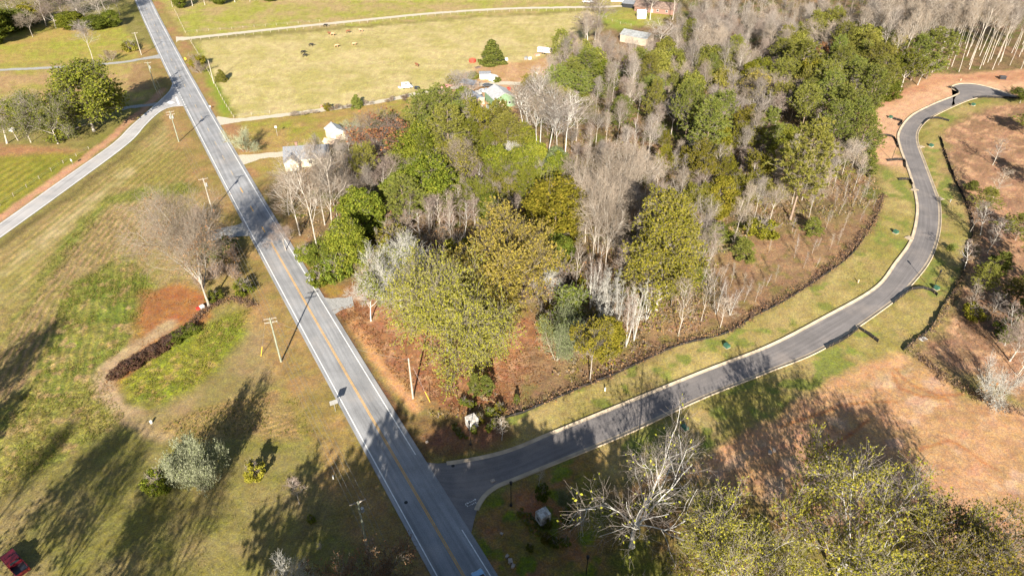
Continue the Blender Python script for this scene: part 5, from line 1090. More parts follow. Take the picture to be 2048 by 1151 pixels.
lamp(1864, 582, 'black street lamp on the right verge by the silt fence'); lamp(1783, 320, 'black street lamp on the clay lot left of the street bend'); lamp(2044, 196, 'black street lamp at the far street end'); lamp(1171, 1158, 'black street lamp at the bottom edge left of the sycamore')
# ------------------------------------------------------------ entrance pillars of stone
def stone_pillar(bx, by, label, w, d, H, rz):
    X, Y = G(bx, by); r = empty('stone_pillar', (X, Y, 0), rz, label, 'stone pillar', 'entrance pillars')
    core = MB().box((0, 0, H / 2 - .02), (w - .16, d - .16, H - .04)).build('core', plain('mortar', (.42, .39, .34), .9), r)
    rr = random.Random(int(bx)); mats = [plain('stone%d_%d' % (bx, k), c, .85, 0, .3, 3, .2, .2) for k, c in enumerate(((.50, .48, .43), (.42, .39, .34), (.34, .31, .28), (.56, .54, .50)))]
    z = 0.0
    while z < H - .1:                                         # courses of split stone on the four faces
        h = min(rr.uniform(.22, .38), H - z)
        for face in range(4):
            L = w if face % 2 == 0 else d; q = -L / 2
            while q < L / 2 - .05:
                l = min(rr.uniform(.3, .7), L / 2 - q); t = rr.uniform(.10, .16)
                c = {0: (q + l / 2, -d / 2 + .04, 0), 2: (q + l / 2, d / 2 - .04, 0), 1: (w / 2 - .04, q + l / 2, 0), 3: (-w / 2 + .04, q + l / 2, 0)}[face]
                dm = (l - .03, t, h - .03) if face % 2 == 0 else (t, l - .03, h - .03)
                MB().box((c[0], c[1], z + h / 2), dm).build('stone', mats[rr.randrange(4)], r); q += l
        z += h
    n = 4
    for i in range(n):
        for j in range(n):
            MB().box((-w / 2 + w / n * (i + .5), -d / 2 + d / n * (j + .5), H + rr.uniform(.0, .05)), (w / n - .03, d / n - .03, .16)).build('cap_stone', mats[rr.randrange(4)], r)
    return r
stone_pillar(944, 850, 'rough white stone pillar left of the street entrance', 1.9, 1.7, 2.0, .55)
sp = stone_pillar(1086, 1040, 'pale square stone pillar right of the street entrance', 1.9, 1.7, 2.0, .52)
MB().box((-.98, -.1, 1.1), (.05, .75, .55)).build('plaque', M['darkpaint'], sp)
tplant = MB()
rr = random.Random(4)
def bed(pts, n, lab, grp, mt, spread=.35, s=(.3, .5)):
    L = resample(np.array(gp(pts)), n)
    for p in L:
        X, Y = p[0] + rr.uniform(-spread, spread), p[1] + rr.uniform(-spread, spread)
        plant('bush%d' % rr.randint(0, 1), X, Y, rr.uniform(*s), rr.uniform(.11, .17), 'bedding_plant', lab, 'plant', grp, leaf=mt)
bed([(1040, 1022), (1044, 1036), (1052, 1050), (1064, 1060), (1080, 1070)], 14, 'small yellow-green bedding plant in the curved row by the right stone pillar', 'yellow bedding plants right', 'leaf_yellow')
bed([(1046, 1020), (1052, 1036), (1062, 1048), (1078, 1060)], 12, 'small yellow-green bedding plant in the curved row by the right stone pillar', 'yellow bedding plants right', 'leaf_yellow')
bed([(1061, 1026), (1066, 1040), (1076, 1050), (1086, 1056)], 7, 'dark tiny plant in the inner row by the right stone pillar', 'dark bedding plants right', 'leaf_green', .15)
bed([(908, 850), (910, 862), (918, 872), (932, 878)], 14, 'low green bedding plant in the curved row by the left stone pillar', 'green bedding plants left', 'leaf_lime')
bed([(914, 852), (918, 864), (926, 872)], 9, 'low green bedding plant in the curved row by the left stone pillar', 'green bedding plants left', 'leaf_lime')
# ------------------------------------------------------------ silt fences, utility boxes, pedestals
def silt_fence(pts, label, h=.8, n_step=1.0, slump=0.1):
    L = smooth_line(gp(pts), n_step); X0_, Y0_ = L[0]; r = empty('silt_fence', (X0_, Y0_, 0), 0, label, 'silt fence', 'silt fences')
    n = len(L); rg = np.random.default_rng(n); hh = h * (1 - slump * rg.random(n)); L2 = L - L[0]; off = (rg.random((n, 2)) - .5) * .12
    V = np.concatenate([np.c_[L2, np.full(n, -.1)], np.c_[L2 + off, hh], np.c_[L2 + off + .025, hh], np.c_[L2 + .025, np.full(n, -.1)]])
    i = np.arange(n - 1); F = np.concatenate([np.stack([j * n + i, j * n + i + 1, (j + 1) % 4 * n + i + 1, (j + 1) % 4 * n + i], 1) for j in range(4)])
    link('fabric', npmesh('fabric', V, F, mats=[M['fabric']]), r)
    st = MB().box((0, 0, .45), (.04, .04, h + .1)).mesh('stake', M['bark_brown'])
    for k in sorted(set(min(n - 1, int(q + rg.integers(0, 2))) for q in range(0, n, max(2, int(2.6 / n_step))))):
        o = link('stake', st, r, (L2[k][0] - .05, L2[k][1] - .05, -.05)); o.rotation_euler = (rg.normal(0, .05), rg.normal(0, .05), 0)
silt_fence([(1652, 697), (1690, 678), (1716, 658)], 'black silt fence along the kerb below the middle verge'); silt_fence([(1718, 657), (1738, 670), (1756, 684)], 'short black silt fence leading off the kerb below the middle verge')
silt_fence([(1786, 607), (1808, 590), (1824, 579), (1846, 577)], 'black silt fence curving along the kerb near the right lamp'); silt_fence([(1846, 577), (1862, 582), (1874, 592)], 'short silt fence end behind the right lamp')
silt_fence([(1756, 272), (1775, 272), (1788, 277), (1795, 292), (1797, 296)], 'silt fence hooking round the kerb on the clay lot'); silt_fence([(1775, 322), (1806, 321), (1811, 336)], 'silt fence by the lamp on the clay lot')
silt_fence([(1797, 360), (1818, 360), (1824, 371)], 'small silt fence below the clay lot lamp'); silt_fence([(1786, 238), (1804, 244), (1798, 252)], 'small hooked silt fence near the green box on clay')
silt_fence([(1896, 175), (1908, 178), (1915, 184), (1916, 188)], 'silt fence at the mouth of the turning circle'); silt_fence([(1846, 250), (1856, 240), (1872, 237), (1898, 243)], 'silt fence arching off the inner kerb of the bend')
silt_fence([(1948, 197), (1968, 195), (2000, 196), (2040, 197)], 'long low silt fence along the kerb at the street end')
silt_fence([(1006, 836), (1045, 826), (1100, 802), (1160, 776), (1230, 748), (1290, 720), (1350, 694), (1420, 676), (1460, 664), (1510, 632), (1570, 602), (1640, 556), (1700, 512), (1735, 466), (1756, 426), (1768, 388)], 'long dark silt fence between the wood edge and the grass verge', .75, 1.3, .7)
silt_fence([(1880, 274), (1888, 300), (1896, 325), (1915, 372), (1934, 410), (1944, 440), (1944, 470), (1934, 510), (1922, 552), (1902, 590), (1880, 620), (1872, 640), (1856, 662), (1828, 684), (1806, 700)], 'long dark silt fence between right verge and open slope', 1.0, 1.3, .55)
def windrow(pts, n, sp, seed, label):
    rg = np.random.default_rng(seed); L = resample(smooth_line(gp(pts), 1), n); K = Acc()
    p = np.c_[L + rg.normal(0, sp, L.shape), .15 + .3 * rg.random(n)]
    V, T_ = needles(rg, p, np.zeros((n, 3)), 1.1, 5, .035); K.tris(V, T_, 0); V, F = leafquads(rg, np.repeat(p, 3, 0) + rg.normal(0, .35, (n * 3, 3)), .2); V[:, 2] = np.abs(V[:, 2]); K.quads(V, F, 1)
    o = link('brush_windrow', K.mesh('brush_windrow', [M['twig_dark'], M['leaf_brown']])); tag(o, label, 'brush', None, 'stuff')
windrow([(1006, 830), (1100, 797), (1230, 743), (1350, 690), (1460, 660), (1510, 628), (1640, 552), (1735, 460), (1765, 390)], 900, .5, 8, 'dark brush windrow along the long silt fence by the wood')
windrow([(1890, 300), (1920, 372), (1950, 450), (1940, 510), (1906, 592), (1862, 664), (1812, 702)], 500, .45, 9, 'dark brush windrow along the silt fence of the open slope')
windrow([(1838, 712), (1860, 728), (1880, 748), (1920, 770), (1960, 795), (2048, 830)], 220, .8, 10, 'scattered dead brush at the edge of the red clay lot')
windrow([(370, 668), (392, 640), (412, 622), (440, 606), (470, 600), (510, 612)], 260, .6, 11, 'fallen branches beside the hedge row and leafless oak')
def ubox(bx, by, label, s=1.0, rz=.5):
    X, Y = G(bx, by); r = empty('utility_box', (X, Y, 0), rz, label, 'utility box', 'green utility boxes')
    MB().box((0, 0, .06), (1.3 * s, 1.2 * s, .16)).build('pad', M['concrete'], r)
    MB().prism([(-.5 * s, .14), (.5 * s, .14), (.5 * s, .62 * s + .14), (.3 * s, .8 * s + .14), (-.5 * s, .8 * s + .14)], -.55 * s, .55 * s).build('cabinet', M['box_green'], r, bevel=.02)
    MB().box((.53 * s, 0, .35), (.03, .5 * s, .12)).build('latch', M['black'], r)
ubox(1453, 694, 'green utility box on the verge near the white stemmed clumps'); ubox(1369, 858, 'green utility box in tree shade south of the new street'); ubox(1791, 466, 'green utility box on the verge left of the street curve')
ubox(1862, 293, 'green utility box right of the street bend'); ubox(1946, 211, 'green utility box on grass inside the bend'); ubox(1781, 236, 'green utility box on clay left of the bend'); ubox(1872, 578, 'green utility box at the right lamp')
for (x, y, lb, m) in ((1716, 565, 'pale pedestal on the verge left of the street', 'tan'), (667, 957, 'short white bollard on the shaded lawn', 'white'), (1921, 162, 'small pale pedestal above the turning circle', 'tan'), (1210, 781, 'tiny white pedestal on the verge', 'white'), (1900, 404, 'small grey pedestal right of the street curve', 'steel')):
    X, Y = G(x, y); r = empty('service_pedestal', (X, Y, 0), .3, lb, 'pedestal'); MB().tube([(0, 0, 0), (0, 0, .8)], .14, 8).build('body', M[m], r); MB().tube([(0, 0, .8), (0, 0, .88)], [.16, .1], 8).build('cap', M[m], r)
for (x, y) in ((1829, 380), (1880, 398), (1818, 476), (1842, 294)):       # storm drain throats in the kerb
    X, Y = G(x, y); r = empty('storm_drain', (X, Y, 0), .4, 'concrete storm drain inlet in the street kerb', 'drain', 'storm drains'); MB().box((0, 0, .1), (1.8, 1.4, .22)).build('slab', M['concrete'], r); MB().box((0, -.72, .09), (1.2, .04, .12)).build('throat', M['black'], r)
# ------------------------------------------------------------ fences
def fence(pts, label, step=4.0, h=1.15, rails=2):
    L = resample(np.array(gp(pts)), max(2, int(sum(hypot(b[0] - a[0], b[1] - a[1]) for a, b in zip(gp(pts), gp(pts)[1:])) / step)))
    r = empty('wire_fence', (L[0][0], L[0][1], 0), 0, label, 'fence', 'field fences'); L2 = L - L[0]
    st = MB().tube([(0, 0, -.2), (0, 0, h)], .085, 6).mesh('post', M['wood_post'])
    for p in L2: o = link('post', st, r, (p[0], p[1], 0)); o.rotation_euler = (rnd.gauss(0, .04), rnd.gauss(0, .04), 0)
    for k in range(rails):
        z = h * (.45 + .5 * k / max(1, rails - 1)); MB().tube([(p[0] + .08, p[1], z) for p in L2], .015, 4).build('strand', M['steel'], r)
fence([(379, 80), (396, 108), (410, 130), (428, 166), (448, 205), (468, 236)], 'pasture fence along the right of the main road')
fence([(468, 236), (476, 233), (540, 227)], 'short pasture fence along the lower drive')
fence([(384, 82), (560, 63), (700, 49), (860, 33), (1000, 24), (1120, 21), (1195, 20)], 'long pasture fence below the farm drive')
fence([(371, 66), (420, 62), (560, 50), (640, 44)], 'fence above the farm drive near the main road', 5); fence([(350, 22), (371, 66)], 'fence running up the top of the main road', 5)
fence([(0, 410), (60, 370), (120, 330), (178, 298)], 'thin fence between left field and branch road', 4.5, 1.0); fence([(1195, 20), (1215, 40), (1240, 48), (1262, 52)], 'fence around the lawn of the white shed', 5)
# ------------------------------------------------------------ buildings
def gable(name, X, Y, rz, L, W_, hw, hr, wall, roof, label, over=.35, wins=(), doors=(), cat='shed', seams=True, panels=True):
    """ridge along local x; long walls face -y/+y, gables -x/+x"""
    r = empty(name, (X, Y, 0), rz, label, cat)
    b = MB(); b.prism([(-W_ / 2, -.1), (W_ / 2, -.1), (W_ / 2, hw), (0, hw + hr), (-W_ / 2, hw)], -L / 2, L / 2, 'x'); b.build('wall', M[wall], r)
    t = .12; sl = hr / (W_ / 2); e = over
    for s in (-1, 1):
        n = max(3, int(L / .9)) if panels else 1
        rp = empty_part('roof', r)
        for k in range(n):
            x0 = -L / 2 - e + (L + 2 * e) * k / n; x1 = -L / 2 - e + (L + 2 * e) * (k + 1) / n - (.03 if panels else 0)
            z0 = hw - e * sl; ya, yb = s * (W_ / 2 + e), 0.0; dz = rnd.uniform(0, .015)
            m = MB(); m.add([(x0, ya, z0 + .03 + dz), (x1, ya, z0 + .03 + dz), (x1, yb, hw + hr + .03 + dz), (x0, yb, hw + hr + .03 + dz), (x0, ya, z0 + .03 + t), (x1, ya, z0 + .03 + t), (x1, yb, hw + hr + .03 + t), (x0, yb, hw + hr + .03 + t)],
                  [(0, 3, 2, 1), (4, 5, 6, 7), (0, 1, 5, 4), (1, 2, 6, 5), (2, 3, 7, 6), (3, 0, 4, 7)])
            m.build('roof_panel', M[roof], rp)
    MB().box((0, 0, hw + hr + .17), (L + 2 * e, .28, .06)).build('ridge_cap', M[roof], r)
    for (f, q, z, w_, h_) in wins: part_on(r, f, q, z, w_, h_, 'window', L, W_)
    for (f, q, w_, h_) in doors: part_on(r, f, q, h_ / 2, w_, h_, 'door', L, W_)
    return r
def empty_part(name, parent):
    o = bpy.data.objects.new(name, None); C.objects.link(o); o.parent = parent; return o
def part_on(r, face, q, z, w_, h_, nm, L, W_):
    a = {'s': (q, -W_ / 2 - .03, z), 'n': (q, W_ / 2 + .03, z), 'w': (-L / 2 - .03, q, z), 'e': (L / 2 + .03, q, z)}[face]
    d = (w_, .08, h_) if face in 'sn' else (.08, w_, h_); k = .84
    o = MB().box(a, d).build(nm, M['white'] if nm == 'window' else M['tan'], r)
    s = {'s': (0, -.03, 0), 'n': (0, .03, 0), 'w': (-.03, 0, 0), 'e': (.03, 0, 0)}[face]
    if nm == 'window': MB().box((a[0] + s[0], a[1] + s[1], a[2]), (d[0] * k if face in 'sn' else d[0], d[1] if face in 'sn' else d[1] * k, d[2] * k)).build('pane', M['glass'], o)
    else: MB().box((a[0] + s[0] + (w_ * .35 if face in 'sn' else 0), a[1] + s[1], a[2]), (.1, .1, .1)).build('handle', M['steel'], o)
X, Y = G(672, 276); gable('garden_shed', X, Y, -1.05, 6.2, 5.0, 3.0, 1.5, 'cream', 'sheet_metal', 'white shed with pale metal gable roof left of the wood', doors=(('e', 0, 1.6, 2.1),))
X, Y = G(618, 322); hr_ = gable('yard_house', X, Y, .16, 13.5, 8.0, 2.9, 2.4, 'cream', 'shingle', 'cream house with grey shingle roof half hidden by leafless trees', .5, wins=(('s', -4, 1.6, 1.2, 1.3), ('s', 1.0, 1.6, 1.2, 1.3), ('s', 4.4, 1.6, 1.2, 1.3), ('w', 0, 1.6, 1.1, 1.2)), doors=(('s', -1.4, 1.0, 2.0),), cat='house')
MB().box((-3.2, 1.4, 5.3), (.8, .6, 1.9)).build('chimney', M['brick'], hr_)
b = MB(); b.prism([(-6.6, 0), (-2.4, 0), (-2.4, 2.7), (-4.5, 4.2), (-6.6, 2.7)], -6.6, -3.9); b.build('wing', M['cream'], hr_)
for s in (-1, 1):
    MB().add([(-4.5, -6.95, 4.26), (-4.5, -.8, 4.26), (-4.5 + s * 2.5, -.8, 2.5), (-4.5 + s * 2.5, -6.95, 2.5), (-4.5, -6.95, 4.40), (-4.5, -.8, 4.40), (-4.5 + s * 2.5, -.8, 2.64), (-4.5 + s * 2.5, -6.95, 2.64)], [(0, 1, 2, 3), (7, 6, 5, 4), (0, 4, 5, 1), (1, 5, 6, 2), (2, 6, 7, 3), (3, 7, 4, 0)]).build('wing_roof', M['shingle'], hr_)
X, Y = G(662, 292); gable('lean_shed', X, Y, -.3, 3.6, 2.6, 1.9, .6, 'tan', 'tan', 'small tan-roofed shed between white shed and cream house')
X, Y = G(1000, 206); gable('barn', X, Y, -1.18, 10.5, 8.5, 3.6, 2.0, 'green_wall', 'sheet_metal', 'green-walled barn with whitish metal roof', .3, wins=(('e', 1.8, 1.8, 1.1, 1.0),), doors=(('e', -1, 2.6, 2.6),), cat='barn')
X, Y = G(946, 202); gable('trailer_home', X, Y, -1.0, 11, 4.0, 2.6, .6, 'tan', 'tarp', 'long narrow trailer home with blue-grey roof', .15, wins=(('s', -3, 1.5, 1.0, .9), ('s', 2, 1.5, 1.0, .9), ('e', 0, 1.5, 1.2, 1.0)), cat='trailer')
X, Y = G(940, 174); gable('tarp_shed', X, Y, -.5, 6, 4.5, 2.0, .9, 'tan', 'tarp', 'blue-grey roofed shed behind the trailer home')
X, Y = G(970, 156); gable('small_shed', X, Y, .05, 4.4, 3.0, 2.2, .5, 'white', 'shingle', 'small white shed with dark flat roof at the farmyard top', .3, doors=(('s', 0, .9, 1.8),)); X, Y = G(987, 161); gable('hen_house', X, Y, -.6, 3.0, 2.4, 1.8, .6, 'white', 'sheet_metal', 'tiny white shed next to the small green bush')
X, Y = G(1282, 36); gable('white_shed', X, Y, .05, 4.6, 4.0, 2.6, 1.4, 'white', 'white', 'bright white shed on the far lawn', .15, doors=(('w', 0, 1.2, 2.0),))
X, Y = G(1273, 84); gable('grey_barn', X, Y, -.62, 14, 8, 3.4, 1.6, 'wood_post', 'grey_metal', 'weathered barn with long pale grey metal roof behind bare trees', .3, cat='barn')
X, Y = G(1312, 22); fh = gable('farm_house', X, Y, -.42, 22, 10, 2.8, 2.2, 'brick', 'brown_roof', 'low brick farm house with brown roof at the top', .6, wins=(('s', -4, 1.5, 1.2, 1.2), ('s', 2, 1.5, 1.2, 1.2), ('s', 7, 1.5, 1.2, 1.2)), doors=(('s', -1, 1, 2.0),), cat='house')
X, Y = G(1262, 13); gable('carport', X, Y, -.42, 8, 7, 2.2, 1.0, 'darkpaint', 'shingle', 'carport with its shaded inside painted as dark walls left of the farm house', .5, cat='carport')  # solid walls coloured dark to paint the shade under the roof
X, Y = G(1236, 1); gable('far_cottage', X, Y, .05, 9, 5, 2.6, 1.2, 'white', 'sheet_metal', 'pale building at the top edge above the farm drive')
# ------------------------------------------------------------ vehicles
def car(name, X, Y, rz, paint, label, kind='car', z=0.0):
    r = empty(name, (X, Y, z), rz, label, 'pickup truck' if kind == 'pickup' else ('van' if kind == 'van' else 'car'))
    if kind == 'pickup':
        L, W_ = 5.6, 1.95
        MB().prism([(-2.8, .45), (2.75, .45), (2.8, .8), (2.7, 1.05), (1.35, 1.15), (-.55, 1.15), (-.55, .62), (-2.7, .62), (-2.8, .5)], -W_ / 2, W_ / 2).build('body', M[paint], r, bevel=.05)
        for s in (-1, 1): MB().box((-1.65, s * (W_ / 2 - .06), .9), (2.25, .1, .55)).build('bed_side', M[paint], r, bevel=.02)
        MB().box((-2.76, 0, .9), (.09, W_ - .04, .55)).build('tailgate', M[paint], r, bevel=.02); MB().box((-1.65, 0, .66), (2.2, W_ - .24, .06)).build('bed_floor', M['darkpaint'], r)
        cab = MB().prism([(1.3, 1.13), (.75, 1.78), (-.4, 1.82), (-.56, 1.13)], -.82, .82).build('cab', M[paint], r, bevel=.05)
        MB().add([(1.24, -.74, 1.2), (1.24, .74, 1.2), (.82, .70, 1.72), (.82, -.70, 1.72)], [(0, 1, 2, 3)]).build('windshield', M['glass'], cab, (.04, 0, .02)); MB().box((-.52, 0, 1.5), (.06, 1.3, .42)).build('rear_window', M['glass'], cab)
        for s in (-1, 1): MB().box((.35, s * .83, 1.46), (1.0, .03, .42)).build('side_window', M['glass'], cab)
        ax = 1.75
    else:
        L, W_ = (4.6, 1.8) if kind == 'car' else (5.4, 2.0); top = 1.45 if kind == 'car' else 2.3
        MB().prism([(-2.25, .4), (2.2, .4), (2.3, .62), (2.2, .86), (1.2, .96), (-1.7, 1.0), (-2.25, .92), (-2.32, .6)], -W_ / 2, W_ / 2).build('body', M[paint], r, bevel=.06)
        prof = [(1.15, .94), (.45, top), (-1.0, top + .02), (-1.85, .97)] if kind == 'car' else [(1.7, .94), (1.15, top - .2), (.9, top), (-2.15, top), (-2.25, .95)]
        cab = MB().prism(prof, -W_ * .43, W_ * .43).build('cabin', M[paint], r, bevel=.06)
        w = W_ * .39; a, b_ = prof[0], prof[1]
        MB().add([(a[0] - .04, -w, a[1] + .07), (a[0] - .04, w, a[1] + .07), (b_[0] + .05, w * .95, b_[1] - .06), (b_[0] + .05, -w * .95, b_[1] - .06)], [(0, 1, 2, 3)]).build('windshield', M['glass'], cab, (.06, 0, .03))
        c_, d_ = prof[-1], prof[-2]
        MB().add([(c_[0] + .06, w, c_[1] + .07), (c_[0] + .06, -w, c_[1] + .07), (d_[0] - .05, -w * .95, d_[1] - .06), (d_[0] - .05, w * .95, d_[1] - .06)], [(0, 1, 2, 3)]).build('rear_window', M['glass'], cab, (-.06, 0, .03))
        for s in (-1, 1): MB().box((-.35, s * W_ * .432, top - .27), (1.5, .03, .34)).build('side_window', M['glass'], cab)
        ax = 1.4
    for x_ in (-ax, ax):
        for s in (-1, 1):
            wh = MB().tube([(x_, s * (W_ / 2 - .22), .33), (x_, s * (W_ / 2 + .01), .33)], .34, 14).build('wheel', M['tyre'], r); MB().tube([(x_, s * (W_ / 2), .33), (x_, s * (W_ / 2 + .03), .33)], .2, 10).build('rim', M['chrome'], wh)
    for s in (-1, 1):
        e = L / 2 - .03; MB().box((e, s * W_ * .36, .74), (.08, .34, .16)).build('headlight', M['white'], r); MB().box((-e, s * W_ * .4, .78), (.08, .2, .2)).build('tail_light', M['red'], r)
    return r
X, Y = G(34, 1131); car('pickup_truck', X, Y, -.62 + pi, 'maroon', 'red pickup truck with shade painted into its colour at the lower left corner', 'pickup')
p = main_at(56.1, -1.7); car('passenger_car', p[0], p[1], pi / 2 + .52, 'lightblue', 'light blue car just entering at the bottom of the road')
X, Y = G(814, 176); car('junk_van', X, Y, .25, 'white', 'white van among scrap at the lower pasture edge', 'van'); X, Y = G(976, 174); car('parked_car', X, Y, .1, 'darkpaint', 'dark car parked behind the green-walled barn')
X, Y = G(972, 186); car('parked_pickup', X, Y, -.5, 'silver', 'grey pickup left of the green-walled barn', 'pickup'); X, Y = G(958, 196); car('box_van', X, Y, -1.2, 'white', 'white van beside the trailer home', 'van')
X, Y = G(892, 176); car('junk_car', X, Y, .9, 'pink', 'faded red scrap car by the pasture drive'); X, Y = G(1172, 5); car('parked_car', X, Y, .3, 'white', 'white car left on the grass above the farm drive'); X, Y = G(1181, 6); car('parked_car', X, Y, -.2, 'silver', 'silver car right on the grass above the farm drive')
# livestock trailer, feeder, farm clutter
X, Y = G(1090, 107); r = empty('stock_trailer', (X, Y, 0), -.35, 'pinkish white livestock trailer in the upper farmyard', 'trailer')
MB().prism([(-1.1, .7), (1.1, .7), (1.1, 2.4), (.7, 2.75), (-.7, 2.75), (-1.1, 2.4)], -3.4, 3.0, 'x').build('body', plain('faded_paint', (.62, .50, .47), .6), r)
for k in range(6): MB().box((-3.0 + k * 1.05, -1.12, 1.9), (.75, .05, .35)).build('vent_slot', M['darkpaint'], r)
for x_ in (-.9, .1):
    for s in (-1, 1): MB().tube([(x_, s * .95, .38), (x_, s * 1.18, .38)], .38, 12).build('wheel', M['tyre'], r)
MB().tube([(3.0, 0, .7), (4.6, 0, .5)], .08, 6).build('drawbar', M['pink'], r)
X, Y = G(945, 124); r = empty('hay_feeder', (X, Y, 0), 0, 'red round hay feeder left of the lone cedar', 'hay feeder')
for z in (.25, .75, 1.25):
    MB().tube([(1.5 * cos(a * pi / 9), 1.5 * sin(a * pi / 9), z) for a in range(19)], .07, 5, False).build('hoop', M['red'], r)
for a in range(14): MB().tube([(1.5 * cos(a * pi / 7), 1.5 * sin(a * pi / 7), 0), (1.5 * cos(a * pi / 7), 1.5 * sin(a * pi / 7), 1.3)], .045, 4).build('bar', M['red'], r)
MB().tube([(0, 0, 0), (0, 0, .9), (0, 0, 1.25)], [1.3, 1.35, .8], 14).build('hay', plain('red_cover', (.50, .10, .06), .9), r)
X, Y = G(957, 137); r = empty('disc_harrow', (X, Y, 0), .6, 'rusty dark disc harrow below the red hay feeder', 'harrow')
MB().box((0, 0, .6), (2.4, .1, .1)).box((0, .9, .6), (2.4, .1, .1)).box((0, .45, .65), (.1, 1.6, .1)).build('frame', M['darkpaint'], r)
for k in range(7):
    for y_ in (0, .9): MB().tube([(-1.1 + k * .36, y_ - .03, .3), (-1.1 + k * .36, y_ + .03, .3)], .3, 9).build('disc', M['brown_roof'], r)
def hay(x, y, lab, m='tan', s=1.0):
    X, Y = G(x, y); r = empty('round_bale', (X, Y, 0), .4, lab, 'bale'); MB().tube([(-.7 * s, 0, .7 * s), (.7 * s, 0, .7 * s)], .72 * s, 14).build('roll', M[m], r); MB().tube([(-.72 * s, 0, .7 * s), (-.70 * s, 0, .7 * s)], .4 * s, 10).build('core', M['wood_post'], r)
hay(1012, 122, 'pale wrapped bale right of the lone cedar', 'white'); hay(1131, 106, 'tan round bale in the upper farmyard')
def crate(x, y, lab, m, d=(1.2, .9, .8), nm='storage_box'):
    X, Y = G(x, y); r = empty(nm, (X, Y, 0), rnd.random() * 3, lab, 'box'); MB().box((0, 0, d[2] / 2), d).build('body', M[m], r, bevel=.04); MB().box((0, 0, d[2] + .03), (d[0] + .06, d[1] + .06, .07)).build('lid', M[m], r)
crate(959, 215, 'blue plastic box below the trailer home', 'blue'); crate(963, 216, 'pale yellow box beside the blue plastic box', 'cream', (.8, .8, .8)); crate(976, 219, 'blue-grey upright tank behind the front pines', 'tarp', (.9, .9, 1.8))
crate(1018, 180, 'red box right of the green-walled barn', 'red', (1.3, 1, 1)); crate(1052, 119, 'grey tank at left of the upper farmyard clutter', 'steel', (1.6, 1, 1)); crate(1060, 119, 'white tank in the upper farmyard clutter', 'white', (1.2, .9, 1)); crate(1075, 112, 'rust red implement box left of the livestock trailer', 'pink', (2.2, 1, .8)); crate(834, 178, 'dark scrap pile beside the white junk van', 'darkpaint', (1.8, 1.2, .9)); crate(800, 176, 'pale scrap sheet left of the white junk van', 'silver', (1.6, 1.0, .5)); crate(644, 216, 'small red and white box on the pasture drive', 'pink', (.6, .6, 1.0))
crate(405, 616, 'white box at the foot of the leafless pale oak', 'white', (.9, .8, .7)); crate(397, 618, 'red box beside the white box under the oak', 'red', (.9, .7, .4)); crate(303, 846, 'small pale feeder standing on the mown path', 'white', (.35, .35, .6), 'bird_feeder'); crate(24, 262, 'white tank under the trees at the left edge', 'white', (1.6, 1, 1.0)); crate(1846, 678, 'white discarded sheet beside the silt fence', 'white', (1.6, .9, .06), 'plastic_sheet'); crate(2004, 158, 'black dumpster above the street end', 'darkpaint', (2.4, 1.6, 1.2), 'dumpster')
X, Y = G(419, 462); r = empty('mailbox', (X, Y, 0), .5, 'white mailbox shelter by the gravel drive left of the road', 'mailbox'); MB().box((0, 0, .55), (.12, .12, 1.1)).build('post', M['wood_post'], r); MB().prism([(-.35, 1.0), (.35, 1.0), (.35, 1.35), (.2, 1.55), (-.2, 1.55), (-.35, 1.35)], -.6, .6).build('box', M['white'], r); MB().box((.2, .3, 1.56), (.5, .5, .04)).build('flag', M['darkpaint'], r)
# ------------------------------------------------------------ cattle
def cow_mesh():
    """one continuous skinned body: trunk, neck, head, jointed legs, tail"""
    V = [(0, 0, 1.15), (.45, 0, 1.17), (.75, 0, 1.2), (1.05, 0, 1.3), (1.28, 0, 1.25), (1.5, 0, 1.05), (-.45, 0, 1.17), (-.8, 0, 1.2), (-.95, 0, .95), (-1.0, 0, .55)]; E = [(0, 1), (1, 2), (2, 3), (3, 4), (4, 5), (0, 6), (6, 7), (7, 8), (8, 9)]
    Rr = [.40, .40, .34, .21, .17, .10, .39, .32, .035, .04]
    for s in (-1, 1):
        n = len(V); V += [(.62, s * .22, .85), (.60, s * .23, .45), (.64, s * .23, .02)]; Rr += [.13, .08, .075]; E += [(2, n), (n, n + 1), (n + 1, n + 2)]
        n = len(V); V += [(-.62, s * .22, .85), (-.80, s * .23, .48), (-.74, s * .23, .02)]; Rr += [.16, .08, .075]; E += [(7, n), (n, n + 1), (n + 1, n + 2)]
        n = len(V); V += [(1.2, s * .24, 1.34)]; Rr += [.05]; E += [(4, n)]
    me = bpy.data.meshes.new('cow_skin'); me.from_pydata(V, E, []); o = bpy.data.objects.new('cow_skin', me); C.objects.link(o)
    o.modifiers.new('skin', 'SKIN')
    for i, q in enumerate(me.skin_vertices[0].data): q.radius = (Rr[i], Rr[i]); q.use_root = (i == 0)
    sb = o.modifiers.new('sub', 'SUBSURF'); sb.levels = 1; sb.render_levels = 1
    dg = bpy.context.evaluated_depsgraph_get(); out = bpy.data.meshes.new_from_object(o.evaluated_get(dg)); bpy.data.objects.remove(o); out.name = 'cow'; return out
cm = cow_mesh()
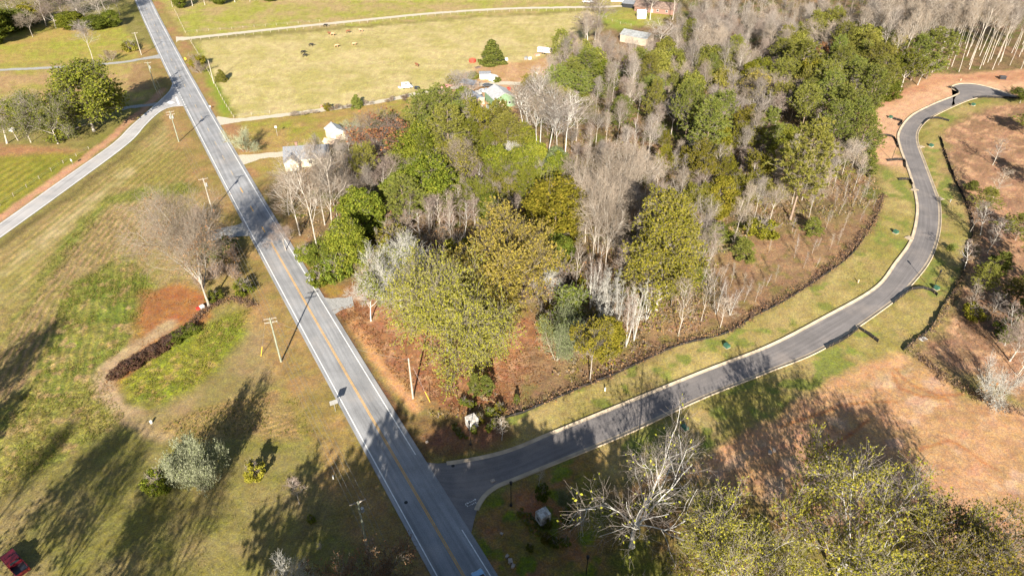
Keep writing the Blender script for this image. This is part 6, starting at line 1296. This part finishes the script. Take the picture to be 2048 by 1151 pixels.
def cow(x, y, rz, m, label):
    X, Y = G(x, y); me = cm.copy(); me.materials.clear(); me.materials.append(M[m]); o = link('cow', me, None, (X, Y, 0)); o.rotation_euler = (0, 0, rz); tag(o, label, 'cow', 'cattle on the pasture')
cow(622, 93, .1, 'cowblack', 'largest black cow in the left group on the pasture'); cow(606, 107.5, .3, 'cowblack', 'upper of two black cows standing close together'); cow(610, 114, .2, 'cowblack', 'lower of two black cows standing close together'); cow(651, 54, .0, 'cowblack', 'black cow at the far fence by the drive')
cow(660, 70, 2.8, 'cowbrown', 'brown cow close to a tan cow in the pasture'); cow(665, 71.5, -.2, 'cowtan', 'tan cow close to a brown cow in the pasture'); cow(696, 66, .4, 'cowbrown', 'brown cow right of the tan cow pair'); cow(722, 63.5, 2.9, 'cowtan', 'tan cow farthest right in the upper group'); cow(673, 95, .3, 'cowtan', 'small tan cow right of the black cow'); cow(708, 91.5, .1, 'cowtan', 'pale tan cow lying alone in mid pasture'); cow(834, 133, 2.4, 'cowbrown', 'lone brown cow toward the farmyard')
# rocks and clay clods at the corner and along the ditch
rr = random.Random(9); rk = bpy.data.meshes.new('rock'); 
V = []; 
for i in range(8): V.append([(a * rr.uniform(.7, 1.1)) for a in (((i & 1) * 2 - 1) * .5, ((i >> 1 & 1) * 2 - 1) * .4, ((i >> 2 & 1) * 2 - 1) * .3)])
rk.from_pydata(V, [], [(0, 2, 3, 1), (4, 5, 7, 6), (0, 1, 5, 4), (2, 6, 7, 3), (0, 4, 6, 2), (1, 3, 7, 5)]); rk.materials.append(M['rock'])
for (x, y, s) in ((986, 962, .8), (1021, 1122, .9), (1014, 1112, .6), (1026, 1132, .7), (1003, 1067, .5), (854, 884, .5), (1548, 900, .7), (1540, 905, .9), (2010, 760, .5)):
    X, Y = G(x, y); o = link('rock', rk, None, (X, Y, .1)); o.scale = (s, s, s); o.rotation_euler = (0, 0, rr.random() * 6); tag(o, 'grey-brown rock lying on bare soil near the street corner or clay lot', 'rock', 'loose rocks')
